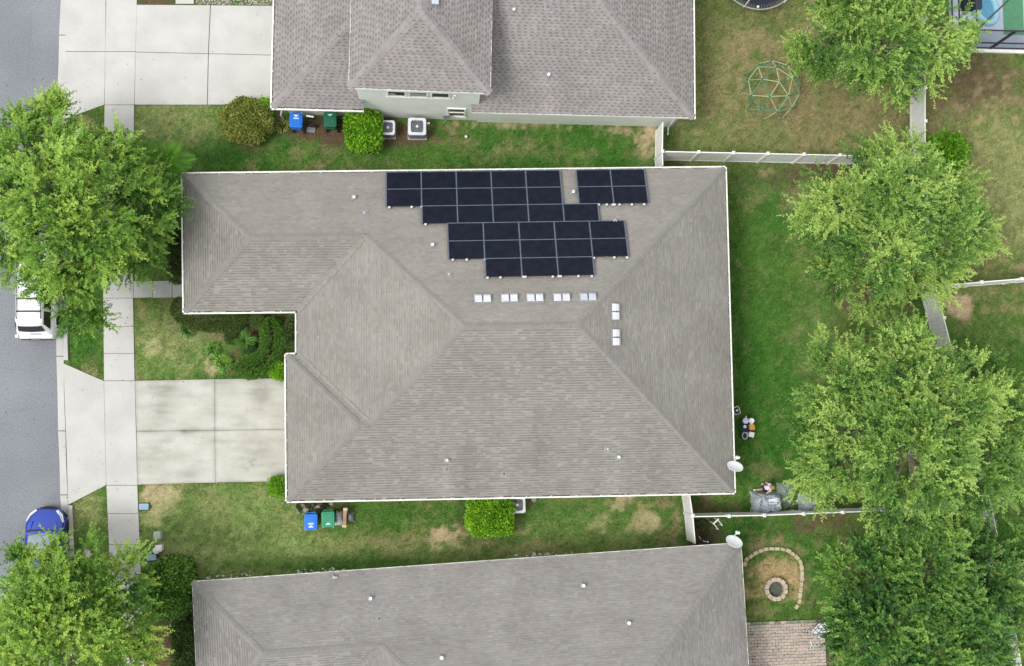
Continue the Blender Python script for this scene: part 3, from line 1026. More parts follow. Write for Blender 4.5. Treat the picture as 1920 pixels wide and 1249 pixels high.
# --- the house in the middle
ins_px = 2.6
mc = [Pxy(341 + ins_px, 325 + ins_px, ZE), Pxy(1361 - ins_px, 313 + ins_px, ZE), Pxy(1378 - ins_px, 925 - ins_px, ZE), Pxy(537 + ins_px, 941 - ins_px, ZE),
      Pxy(535 + ins_px, 664 + ins_px, ZE), Pxy(555 + ins_px, 663 + ins_px, ZE), Pxy(555 + ins_px, 585 - ins_px, ZE), Pxy(344 + ins_px, 587 - ins_px, ZE)]
_st = [(P(388, 420, 3.4), 1.0, 2.2, .16), (P(1155, 915, 3), .35, 1.4, -.12), (P(836, 900, 3), .35, 1.4, -.10), (P(680, 890, 3), .35, 1.9, .11), (P(878, 880, 3), .45, 2.0, .12), (P(775, 870, 3), .3, 2.2, .09), (P(1010, 870, 3), .4, 2.0, .08), (P(1230, 880, 3), .35, 1.6, .07), (P(610, 900, 3), .25, 1.0, .08), (P(520, 560, 3), .8, .7, .06), (P(480, 540, 3), .3, 1.2, .06), (P(620, 500, 4), .5, .9, .05)]


def main_stain(p):
    """old weather stains and the paler washes below the pipe vents"""
    f = 1.0
    for c, rx, ry, a in _st:
        d = ((p.x - c.x) / rx) ** 2 + ((p.y - c.y) / ry) ** 2
        if d < 4: f *= 1 - a * math.exp(-d * 1.3)
    return f


main, PL, main_w, main_v = bungalow('solar_house', 'large single-storey house with a grey hipped roof carrying solar panels, in the middle', mc, PALS['tan'], 3, stain=main_stain)
# --- the house below: the same plan, turned a little
bA, bB = Vector(Pxy(361, 1091, ZE)), Vector(Pxy(1389, 1018, ZE))
A0, B0 = Vector(mc[0]), Vector(mc[1])
e0, e1 = (B0 - A0), (bB - bA)
sc = e1.length / e0.length
ra = math.atan2(e1.y, e1.x) - math.atan2(e0.y, e0.x)
bc2 = []
for p in mc:
    q = Vector(p) - A0
    bc2.append(tuple(bA + Vector((q.x * math.cos(ra) - q.y * math.sin(ra), q.x * math.sin(ra) + q.y * math.cos(ra))) * sc))
low, PLB, low_w, low_v = bungalow('grey_house', 'single-storey house with a bare grey hipped roof without gutters, cut off below', bc2, PALS['mauve'], 5, gut=False)

for k, (px, py, h, r) in enumerate([(664, 371, .22, .075), (684, 400, .16, .05), (811, 460, .24, .075), (842, 515, .16, .05), (1074, 361, .24, .075), (1152, 416, .2, .07)]):
    q = hit(px, py, PL['N']); pipe_vent(main, q, h, r, nrm=pl_normal(PL['N']))
for px, py, h, r in [(838, 863, .24, .07), (837, 880, .14, .035), (944, 889, .14, .04), (1138, 842, .2, .04), (1159, 857, .24, .075)]:
    q = hit(px, py, PL['So']); pipe_vent(main, q, h, r, nrm=pl_normal(PL['So']))
for px, py, h, r in [(695, 1121, .24, .08), (710, 1160, .14, .035), (1093, 1097, .24, .08), (1178, 1167, .24, .08)]:
    q = hit(px, py, PLB['N']); pipe_vent(low, q, h, r, nrm=pl_normal(PLB['N']))
q = hit(828, 1232, PLB['N']); pipe_vent(low, q, .24, .08, nrm=pl_normal(PLB['N']))
# small bracket of an old aerial on the roof below
q = hit(628, 1082, PLB['N'])
b = MB(); b.box(q + Vector((0, 0, .04)), (.2, .12, .05)); b.tube([q, q + Vector((.03, .03, .28))], .02); b.tube([q + Vector((-.12, .1, .03)), q + Vector((.03, .03, .2))], .014); b.tube([q + Vector((.12, .12, .03)), q + Vector((.03, .03, .2))], .014)
b.build('roof_bracket', m_metal, low, w=True)

# off-ridge vents: pairs of square hoods
m_hood = mat('white_vent_metal', (0.56, 0.575, 0.60), (0.48, 0.49, 0.52), scale=4, rough=0.4)
m_hood2 = mat('grey_vent_metal', (0.44, 0.47, 0.51), (0.36, 0.39, 0.43), scale=4, rough=0.4)


def roof_vent(px, py, pl, along, m, label=None):
    o = hit(px, py, pl)
    n = pl_normal(pl)
    e = Vector((0, 0, 1)).cross(n).normalized()
    u = n.cross(e)
    mtx = Matrix((e, u, n)).transposed()
    fl = MB(); fl.box(o + n * 0.034, (0.80, 0.50, 0.014), mtx=mtx)
    v = fl.build('roof_vent', m_flash, main, w=True)
    if label: v['label'] = label
    for s in (-1, 1):
        h = MB()
        c = o + e * (s * 0.195)
        w, l = 0.165, 0.205
        pr = [(-l, .035), (-l, .115), (-l * .35, .205), (l * .45, .185), (l, .05)]
        r0 = [c + e * -w + u * a + n * z for a, z in pr]
        r1 = [c + e * w + u * a + n * z for a, z in pr]
        rm0 = [c + e * -w * .88 + u * a * .9 + n * (z + .02) for a, z in pr]
        rm1 = [c + e * w * .88 + u * a * .9 + n * (z + .02) for a, z in pr]
        h.loft([r0, rm0, rm1, r1])
        h.build('hood', m, v, w=True)


for i, (px, py) in enumerate([(905, 561), (955, 560), (1003, 559.5), (1053, 559), (1102, 558)]):
    roof_vent(px, py, PL['N'], 0, m_hood2 if i == 4 else m_hood, 'dull grey roof vent at the end of the row' if i == 4 else None)
for px, py in ((1153, 585), (1154, 633)):
    roof_vent(px, py, PL['Er'], 1, m_hood)

# windows and doors under the eaves of the two bungalows
for t, w in ((main, main_w), (low, low_w)):
    # wl order: A,H,G,F,E,D,C,B
    for i, fr, wd, zb, hh in ((0, .35, 1.5, .8, 1.3), (0, .72, 1.5, .8, 1.3), (5, .18, .9, 1.0, 1.1), (5, .55, .9, 1.0, 1.1), (5, .82, 1.2, .8, 1.3), (6, .2, 1.5, .6, 1.5), (6, .75, 1.5, .6, 1.5)):
        window(t, w[i], w[(i + 1) % 8], fr, wd, zb, hh, True)
    a, b_ = Vector(w[4]), Vector(w[5])
    d = (b_ - a).normalized(); o_ = Vector((d.y, -d.x))
    g = MB()
    cc_ = (a + b_) / 2 + o_ * 0.03
    for k in range(4):
        for j in range(4):
            pz = cc_ + d * ((j - 1.5) * 1.15)
            g.box((pz.x, pz.y, 0.3 + k * 0.53), (1.12, 0.05, 0.5), math.atan2(d.y, d.x))
    g.build('garage_door', m_white, t, w=True)
# ---------------------------------------------------------------- the two-storey house above
top = thing('two_storey_house', 'pale green two-storey house with grey hipped roofs, cut off by the top of the view', 'house', (*Pxy(880, 60, 0), 0))
zl, zu = 2.75, 5.45
tSW, tSE = Vector(Pxy(511, 201, zl)), Vector(Pxy(1300, 221, zl))
tx = (tSE - tSW).normalized(); ty = Vector((-tx.y, tx.x))
tNW, tNE = tSW + ty * 11.0, tSE + ty * 11.0
ts = line_plane(tSW, tSE, zl, PITCH); te = line_plane(tSE, tNE, zl, PITCH); tn = line_plane(tNE, tNW, zl, PITCH); tw_ = line_plane(tNW, tSW, zl, PITCH)
apW, apE = meet(ts, tw_, tn), meet(ts, te, tn)


def on_s(px, py):
    return hit(px, py, ts)


c3 = lambda p, z: Vector((p[0], p[1], z))
# the two-storey block
uSW, uSE = Vector(Pxy(654, 165, zu)), Vector(Pxy(919, 175, zu))
ux = (uSE - uSW).normalized(); uy = Vector((-ux.y, ux.x))
uNW, uNE = uSW + uy * 8.5, uSE + uy * 8.5
us = line_plane(uSW, uSE, zu, 0.48); ue = line_plane(uSE, uNE, zu, 0.48); un = line_plane(uNE, uNW, zu, 0.48); uw = line_plane(uNW, uSW, zu, 0.48)
a1, a2 = meet(us, uw, ue), meet(un, uw, ue)
uf = [[c3(uSW, zu), c3(uSE, zu), a1], [c3(uSE, zu), c3(uNE, zu), a2, a1], [c3(uNE, zu), c3(uNW, zu), a2], [c3(uNW, zu), c3(uSW, zu), a1, a2]]
un_ = [facet_normal(q) for q in uf]
# wall of the block: outer faces
wl0 = uSW + ux * 0.28 + uy * 0.24
wr0 = uSE - ux * 0.42 + uy * 0.24
depth = 7.8
# lower roof in pieces: the eave is broken where the tall wall comes down
xl = (wl0 - tSW).dot(tx)                                            # along the eave
xr = (wr0 - tSW).dot(tx)
eL = tSW + tx * (xl + 0.22)
eR = tSW + tx * (xr - 0.34)
up_ = lambda p, r: Vector((p.x + ty.x * r, p.y + ty.y * r, zl + PITCH * r))
wallr = (wl0 - tSW).dot(ty)                                         # how far the tall wall stands behind the eave
d0 = wallr + 3.0
pL0, pL1 = up_(eL, 0), up_(eL, wallr - 0.006)
pL2 = up_(tSW + tx * (xl - 0.004), wallr - 0.006)
run = (apW - c3(tSW, zl))
fL = [c3(tSW, zl), pL0, pL1, pL2, up_(tSW + tx * (xl - 0.004), 0.0) + Vector((ty.x, ty.y, PITCH)) * max(wallr, xl - 0.004)]
# left facet rises from the west eave
fW = [c3(tNW, zl), c3(tSW, zl), apW]
pR0, pR1 = up_(eR, 0), up_(eR, wallr - 0.006)
pR2 = up_(tSW + tx * (xr + 0.004), wallr - 0.006)
pR3 = up_(tSW + tx * (xr + 0.004), 5.5)
fR = [pR0, c3(tSE, zl), apE, pR3, pR2, pR1]
fE = [c3(tSE, zl), c3(tNE, zl), apE]
fN = [c3(tNE, zl), c3(tNW, zl), apW, apE]
lf = [fL, fW, fR, fE]
ln_ = [facet_normal(q) for q in lf]


def top_stain(p):
    c = P(1030, 200, 2.9)
    d = ((p.x - c.x) / .25) ** 2 + ((p.y - c.y) / 2.2) ** 2
    f = 1.0
    if d < 4: f += .16 * math.exp(-d)
    c = P(962, 90, 3.5)
    d = ((p.x - c.x) / .3) ** 2 + ((p.y - c.y) / 1.8) ** 2
    if d < 4: f += .10 * math.exp(-d)
    return f


m_cap2 = mat('pale_ridge_shingle', (0.265, 0.248, 0.24), (0.225, 0.212, 0.207), scale=2.2, rough=0.95, bump=0.3, bscale=90, spec=0.12, fine=(26, 0.1))
m_cap2b = mat('grey_ridge_shingle', (0.235, 0.222, 0.222), (0.20, 0.19, 0.19), scale=2.2, rough=0.95, bump=0.3, bscale=90, spec=0.12)
roof(top, lf, PALS['dragon'], m_cap2, [(c3(tSW, zl), up_(tSW + tx * (xl - .05), 0) + Vector((ty.x, ty.y, PITCH)) * (xl - .05), ln_[0], ln_[1]), (c3(tSE, zl), apE, ln_[2], ln_[3])], slot=True, seed=21, expo=.145, capw=0.19, stain=top_stain)
dk2 = roof(top, uf, PALS['dragon'], m_cap2, [(c3(uSW, zu), a1, un_[0], un_[3]), (c3(uSE, zu), a1, un_[0], un_[1]), (a1, a2, un_[1], un_[3])], slot=True, seed=33, expo=.145, capw=0.21)
for o in dk2.children:
    if o.name.startswith('ridge_cap') and random.random() < 0.45:
        pass
# walls
tall = [tuple(wl0), tuple(wr0), tuple(wr0 + uy * depth), tuple(wl0 + uy * depth)]
walls(top, tall, -0.1, zu - 0.06, m_wallg)
soff = MB(); soff.add([(p.x, p.y, zu - 0.05) for p in (uSW, uNW, uNE, uSE)], [(0, 1, 2, 3)]); soff.build('soffit', m_white, top, w=True)
# ground-floor walls left and right of the block
lw0, lw1 = tSW + tx * 0.45 + ty * (wallr + 0.003), wl0 + Vector((0, 0))
rw0, rw1 = wr0, tSE - tx * 0.45 + ty * 0.29
for poly in ([lw0 + ty * 9, lw0, tSW + tx * (xl - 0.01) + ty * (wallr + .003)], [tSW + tx * (xr + 0.01) + ty * (wallr + .003), tSW + tx * (xr + 0.01) + ty * .29, rw1, rw1 + ty * 9]):
    for a, b in zip(poly, poly[1:]):
        d = (b - a).normalized(); inn = Vector((-d.y, d.x))
        bb = MB(); q = [a, b - d * .002, b - d * .002 + inn * .18, a + inn * .18]
        bb.prism([(p.x, p.y) for p in q], -0.1, zl - 0.15); bb.build('wall', m_wallg, top, w=True)
sf = MB()
sf.add([(p.x, p.y, zl - 0.135) for p in (tSW, tNW, tNW + tx * xl, tSW + tx * (xl + .22))], [(0, 1, 2, 3)])
sf.add([(p.x, p.y, zl - 0.135) for p in (eR, tSW + tx * xr + ty * 11, tNE, tSE)], [(0, 1, 2, 3)])
sf.build('soffit', m_white, top, w=True)
# fascia boards, gutters, downspouts
for p, q, z in ((uSW, uSE, zu), (uSE, uNE, zu), (uNW, uSW, zu), (eR, tSE, zl)):
    d = (q - p).normalized(); o = Vector((d.y, -d.x, 0))
    fb = MB(); fb.beam(c3(p, z - .07) + o * .014, c3(q, z - .07) + o * .014, .024, .17); fb.build('fascia', m_white, top, w=True)
o = 0.115
gutter(top, [c3(tNW - tx * o, zl), c3(tSW - tx * o - ty * o, zl), c3(eL - ty * o, zl)])
gutter(top, [c3(tSE + tx * o - ty * .05, zl), c3(tNE + tx * o, zl)])
ds = MB(); p = P(529, 221, .05); pt = P(527, 201, 2.6)
ds.tube([pt, pt + Vector((0.02, 0.15, -.3)), Vector((p.x, p.y, .5)), p, p + Vector((.05, -.2, 0))], .045, 6); ds.build('downspout', m_pvc, top, w=True)
ds = MB(); p = P(1252, 246, .05)
pt = Vector((rw1.x, rw1.y, 2.6)) + Vector((tx.x * -.25, tx.y * -.25, 0)) - Vector((ty.x * .09, ty.y * .09, 0))
ds.tube([Vector((tSE.x, tSE.y, 2.6)), pt + Vector((0, 0, -.25)), Vector((pt.x, pt.y, .25)), Vector((pt.x, pt.y, .12)) - Vector((ty.x * .35, ty.y * .35, .05))], .05, 6); ds.build('downspout', m_pvc, top, w=True)
# windows: three small ones under the upper eave, one sash window below
wa, wb = tall[0], tall[1]
wlen = (Vector(wb) - Vector(wa)).length
tpx = lambda px: (px - 664) / (902 - 664)
for px in (740, 782, 825):
    window(top, wa, wb, tpx(px), 0.90, 3.75, 0.85)
window(top, wa, wb, tpx(858) + .0, 0.92, 0.75, 1.35, True)
lt = MB(); dd = Vector(wb) - Vector(wa); nn = Vector((dd.y, -dd.x)).normalized()
for px, zz in ((853, 4.2), (850, 3.8)):
    p = Vector(wa) + dd * tpx(px) + nn * .05
    lt.box((p.x, p.y, zz), (.11, .05, .14))
lt.build('wall_vent', m_white, top, w=True)
mb_ = MB(); p = Vector(wa) + dd * tpx(838) + nn * .09
mb_.box((p.x, p.y, 1.0), (.3, .16, .55)); mb_.tube([(p.x, p.y, .7), (p.x, p.y, .1), (p.x - .15, p.y - .1, .04)], .02); mb_.build('meter_box', m_metal, top, w=True)
for px, py, h, r in [(963, 20, .2, .07), (1026, 13, .14, .04), (1028, 142, .24, .08)]:
    pipe_vent(top, hit(px, py, ts), h, r, nrm=pl_normal(ts))
b = MB(); q = hit(816, 4, ue); b.box(q + Vector((0, 0, .1)), (.32, .3, .2)); b.build('roof_box', m_hood2, top, w=True)
gd = MB()
for k in range(4):
    for j in range(4):
        p = lw0 + ty * (2 + j * 1.15) - tx * 0.03
        gd.box((p.x, p.y, .3 + k * .53), (.05, 1.12, .5), math.atan2(tx.y, tx.x))
gd.build('garage_door', m_white, top, w=True)

# ---------------------------------------------------------------- solar panels on the middle roof
m_cell = mat('dark_solar_glass', (0.009, 0.011, 0.022), (0.005, 0.007, 0.014), scale=3, rough=0.45, spec=0.12)
m_frame = mat('black_panel_frame', (0.02, 0.02, 0.024), scale=3, rough=0.5)
m_rail = mat('blue_grey_aluminium', (0.13, 0.16, 0.215), (0.10, 0.125, 0.17), scale=6, rough=0.45, metal=0.3)
m_clip = mat('white_end_clip', (0.60, 0.60, 0.59), scale=3, rough=0.4)
nN = pl_normal(PL['N'])
eN = Vector((0, 0, 1)).cross(nN).normalized()
uN = nN.cross(eN)                      # up the slope; eN runs to the left in the picture
_o = hit(724, 327, PL['N'])
_e2 = hit(1047, 322, PL['N'])
ax = -eN                               # to the right in the picture


def suv(px, py):
    q = hit(px, py, PL['N']) - _o
    return q.dot(ax), q.dot(uN)


_w = [suv(x, y)[0] for x, y in ((724, 327), (1049, 323))]
PW = (_w[1] - _w[0]) / 5.0
rows = [(724, 327, 5), (727, 358.5, 5), (794.5, 391, 5), (839.5, 423, 5), (842.5, 456, 5), (912, 489, 3)]
vs_ = [suv(*r[:2])[1] for r in rows]
PH = abs(suv(912, 523)[1] - vs_[0]) / 6.0


def solar(name, label, rws, u0s, v0):
    t = thing(name, label, 'solar panels', _o + Vector((0, 0, 0)))
    mtx = Matrix((ax, uN, nN)).transposed()
    H0 = 0.15
    pr = None
    for k, (n, u0) in enumerate(zip(rws, u0s)):
        v = v0 + (k + 0.5) * PH
        for j in range(n):
            u = u0 + (j + 0.5) * PW
            pos = ax * u + uN * v + nN * H0
            if pr is None:
                b = MB(); b.box((0, 0, 0), (PW - 0.075, PH - 0.03, 0.04)); pr = b.build('solar_panel', m_frame, t)
                c = MB(); c.box((0, 0, 0.0215), (PW - 0.105, PH - 0.065, 0.004)); c.build('cell_glass', m_cell, pr)
                o = pr
                pr.matrix_local = Matrix.Translation(pos) @ mtx.to_4x4()
            else:
                o = copy_tree(pr, t)
                o.matrix_local = Matrix.Translation(pos) @ mtx.to_4x4()
        # rails below and seam strips between
        rb = MB()
        for q in (0.0,):
            rb.box((0, 0, 0), (n * PW + 0.03, 0.035, 0.05))
        r_ = rb.build('rail', m_rail, t); r_.matrix_local = Matrix.Translation(ax * (u0 + n * PW / 2) + uN * (v - PH / 2) + nN * (H0 + .0)) @ mtx.to_4x4()
        for j in range(n + 1):
            sb = MB(); sb.box((0, 0, 0), (0.05, PH - 0.045, 0.05))
            s_ = sb.build('seam_strip', m_rail, t); s_.matrix_local = Matrix.Translation(ax * (u0 + j * PW) + uN * v + nN * (H0 - .004)) @ mtx.to_4x4()
    return t, mtx, H0


def clips(t, mtx, lst):
    pr = None
    for px, py, wide in lst:
        u, v = suv(px, py)
        if wide or pr is None or True:
            b = MB(); b.loft([[(x, y, -.05) for x, y in rrect(.2 if wide else .11, .09, .03, 2)], [(x, y, .02) for x, y in rrect(.2 if wide else .11, .09, .03, 2)]])
            o = b.build('end_clip', m_clip, t)
        o.matrix_local = Matrix.Translation(ax * u + uN * v + nN * .15) @ mtx.to_4x4()
        lg = MB(); lg.box((0, 0, -.1), (.035, .05, .11)); lg.build('clip_foot', m_rail, o)


u_ = [suv(*r[:2])[0] for r in rows]
a_, mt_, h_ = solar('solar_array', 'big stepped array of dark solar panels in six rows', [5, 5, 5, 5, 5, 3], [0, 0, PW, u_[3] - .02, u_[3] - .02, u_[3] - .02 + PW], 0)
clips(a_, mt_, [(730, 392, 0), (772, 391.5, 0), (791, 391, 0), (798, 424, 0), (849, 490, 0), (875, 490, 0), (909, 490, 0), (914, 524, 0), (938, 523.5, 0), (983, 522, 1), (1036, 522, 0), (1049, 521, 1), (1084, 521, 0), (1109, 521, 0), (1113, 487, 0), (1151, 486, 0), (1175, 486, 0)])
ur, vr = suv(1079, 323)
b_, mt_, h_ = solar('small_solar_array', 'small separate block of four dark solar panels', [2, 2], [ur, ur], suv(724, 327)[1])
clips(b_, mt_, [(1122, 387, 0), (1137, 387, 0), (1150, 387, 1), (1161, 387, 0), (1184, 387, 0), (1207, 386.5, 0)])

# ---------------------------------------------------------------- satellite dishes
m_dish = mat('pale_dish_paint', (0.80, 0.82, 0.83), (0.74, 0.76, 0.77), scale=3, rough=0.5)
m_dishd = mat('grey_dish_arm', (0.55, 0.57, 0.58), scale=3, rough=0.5)


def dish(px, py, z, foot, label, size, rot):
    c = P(px, py, z)
    t = thing('satellite_dish', label, 'satellite dish', (c.x, c.y, foot))
    N = Vector((math.sin(rot) * .78, math.cos(rot) * .78, .62)).normalized()
    x = Vector((0, 0, 1)).cross(N).normalized(); y = N.cross(x)
    mtx = Matrix((x, y, N)).transposed()
    off = Vector((0, 0, z - foot))
    b = MB()
    pr = [(0.001, 0.0), (.14, .008), (.26, .03), (.37, .062), (.385, .066), (.385, .056), (.26, .016), (.001, -.014)]
    b.lathe([(r * size, h) for r, h in pr], off, 24, mtx)
    b.build('reflector', m_dish, t, smooth=True)
    lnb = off + N * .52 * size - y * .10 * size
    a = MB(); a.tube([off - y * .36 * size + N * .03, lnb], [.028, .022], 6); a.build('arm', m_dishd, t)
    l = MB(); l.box(lnb, (.20, .09, .09), mtx=mtx); l.lathe([(.035, -.1), (.05, .0)], lnb, 8, mtx); l.build('receiver', m_white, t)
    m_ = MB(); m_.tube([off - N * .02, off - N * .12 - Vector((0, 0, .05)), Vector((-.12, -.05, .02))], .028, 8); m_.box((-.12, -.05, .02), (.2, .2, .03)); m_.build('mast', m_metal, t)
    return t


zz = hit(1366, 880, PL['Er']).z
dish(1378, 876, zz + .45, zz, 'satellite dish on the right eave of the house with the solar panels', 1.0, R(8))
zz = hit(1380, 1022, PLB['N']).z
dish(1376, 1017, zz + .35, zz, 'satellite dish on the top right corner of the bottom house', 1.06, R(14))

# ---------------------------------------------------------------- fences
m_fence = mat('white_vinyl', (0.86, 0.86, 0.855), (0.80, 0.80, 0.79), scale=1.5, rough=0.4, spec=0.4)
m_fence_t = mat('cream_vinyl', (0.82, 0.82, 0.79), (0.74, 0.74, 0.70), scale=2.5, rough=0.4, spec=0.4)
FH = 1.83


def fence(label, top_px, group=None, first_post=True, last_post=True, bay=1.85):
    pts = [P(x, y, FH) for x, y in top_px]
    pts = [Vector((p.x, p.y, 0)) for p in pts]
    t = thing('fence', label, 'fence', pts[0], group=group)
    prp = None
    posts = []
    for a, b in zip(pts, pts[1:]):
        L = (b - a).length
        n = max(1, round(L / bay))
        d = (b - a).normalized()
        for k in range(n):
            p, q = a + d * (L * k / n), a + d * (L * (k + 1) / n)
            posts.append(p)
            p0, q0 = p + d * .065, q - d * .065
            w = MB()
            nb = max(2, round((q0 - p0).length / .2))
            for j in range(nb):
                s0 = p0 + (q0 - p0) * (j / nb) + d * .003
                s1 = p0 + (q0 - p0) * ((j + 1) / nb) - d * .003
                w.beam(s0 + Vector((0, 0, .91)), s1 + Vector((0, 0, .91)), .024, 1.52)
            w.build('panel', m_fence, t, w=True)
            for zc, hh in ((1.74, .14), (.11, .14)):
                r_ = MB(); r_.beam(p0 + Vector((0, 0, zc)), q0 + Vector((0, 0, zc)), .05, hh); r_.build('rail', m_fence_t, t, w=True)
    posts.append(pts[-1])
    if not first_post: posts = posts[1:]
    if not last_post: posts = posts[:-1]
    for p in posts:
        if prp is None:
            b = MB(); b.box((0, 0, .93), (.127, .127, 1.86)); prp = b.build('post', m_fence_t, t)
            c = MB(); c.loft([[(x, y, 1.86) for x, y in rrect(.16, .16, .01, 1)], [(x, y, 1.90) for x, y in rrect(.16, .16, .01, 1)], [(x, y, 1.95) for x, y in rrect(.03, .03, .005, 1)]]); c.build('post_cap', m_fence_t, prp)
            o = prp
        else:
            o = copy_tree(prp, t)
        o.location = p - pts[0]
    return t


fence('white vinyl fence closing the gap between the two-storey house and the solar house', [(1243, 226), (1242, 284), (1243, 313)], first_post=False, last_post=False)
fence('white vinyl side fence running right from the gap fence below the dome climber', [(1245, 284), (1440, 288), (1575, 291), (1731, 296)], first_post=False, last_post=False)
fence('rear white vinyl fence running up from the side fence past the top tree', [(1735, 290), (1735, 165), (1737, 40), (1738, -60)])
fence('rear white vinyl fence bending down the right side behind the big backyard trees', [(1735, 296), (1745, 482), (1755, 537), (1785, 655), (1812, 745), (1848, 905), (1859, 950)], first_post=False)
fence('rear white vinyl fence behind the dark tree, down in the corner', [(1860, 953), (1875, 1025), (1893, 1112), (1908, 1205), (1922, 1290)], first_post=False)
fence('white vinyl fence leaving the bend of the rear fence towards the right edge', [(1758, 536), (1840, 529), (1990, 517)], first_post=False)
fence('white vinyl fence between the satellite dishes, joining the solar house and the bottom house', [(1293, 926), (1299, 967), (1304, 1022)], first_post=False, last_post=False)
fence('white vinyl side fence passing the plastic covers and running under the big tree', [(1300, 969), (1433, 966.5), (1580, 960.5), (1700, 957), (1858, 951)], first_post=False, last_post=False)
# ---------------------------------------------------------------- trees and shrubs
m_leaf = mat('leaf', (1, 1, 1), (0.80, 0.84, 0.74), scale=1.2, rough=0.5, attr='Col', spec=0.35, transl=0.25)
m_bark = mat('bark', (0.20, 0.165, 0.13), (0.11, 0.09, 0.07), scale=5, rough=0.95, bump=0.6, bscale=20)
m_twig = mat('twig_bark', (0.30, 0.27, 0.22), (0.17, 0.15, 0.12), scale=6, rough=0.95)


def unit(a):
    return a / np.maximum(np.linalg.norm(a, axis=-1, keepdims=True), 1e-9)


def leaf_quads(pos, dirs, length, width, rng, flat=0.55):
    """diamond leaves at pos pointing along dirs"""
    n = len(pos)
    nr = unit(rng.normal(size=(n, 3)) * (1 - flat) + np.array([0, 0, flat * 1.6]))
    side = unit(np.cross(dirs, nr))
    L = length[:, None]; Wd = width[:, None]
    v = np.empty((n, 4, 3), np.float32)
    v[:, 0] = pos
    v[:, 1] = pos + dirs * L * 0.45 + side * Wd
    v[:, 2] = pos + dirs * L
    v[:, 3] = pos + dirs * L * 0.45 - side * Wd
    return v


GREENS = {'spring': ((0.045, 0.135, 0.016), (0.200, 0.385, 0.050), (0.450, 0.610, 0.115)),
          'mid': ((0.036, 0.120, 0.016), (0.145, 0.315, 0.046), (0.350, 0.525, 0.095)),
          'soft': ((0.045, 0.135, 0.022), (0.195, 0.360, 0.066), (0.450, 0.600, 0.150)),
          'dark': ((0.022, 0.080, 0.016), (0.085, 0.215, 0.038), (0.260, 0.440, 0.085)),
          'lime': ((0.075, 0.210, 0.010), (0.215, 0.480, 0.022), (0.380, 0.640, 0.050)),
          'olive': ((0.095, 0.125, 0.022), (0.270, 0.310, 0.060), (0.440, 0.460, 0.125)),
          'deep': ((0.024, 0.080, 0.020), (0.065, 0.185, 0.042), (0.150, 0.310, 0.080)),
          'shade': ((0.036, 0.075, 0.020), (0.085, 0.145, 0.036), (0.150, 0.210, 0.055))}


def pick_green(pal, t):
    a, b, c = (np.array(x) for x in GREENS[pal])
    t = np.clip(t, 0, 1)[:, None]
    return np.where(t < .5, a + (b - a) * t * 2, b + (c - b) * (t - .5) * 2)


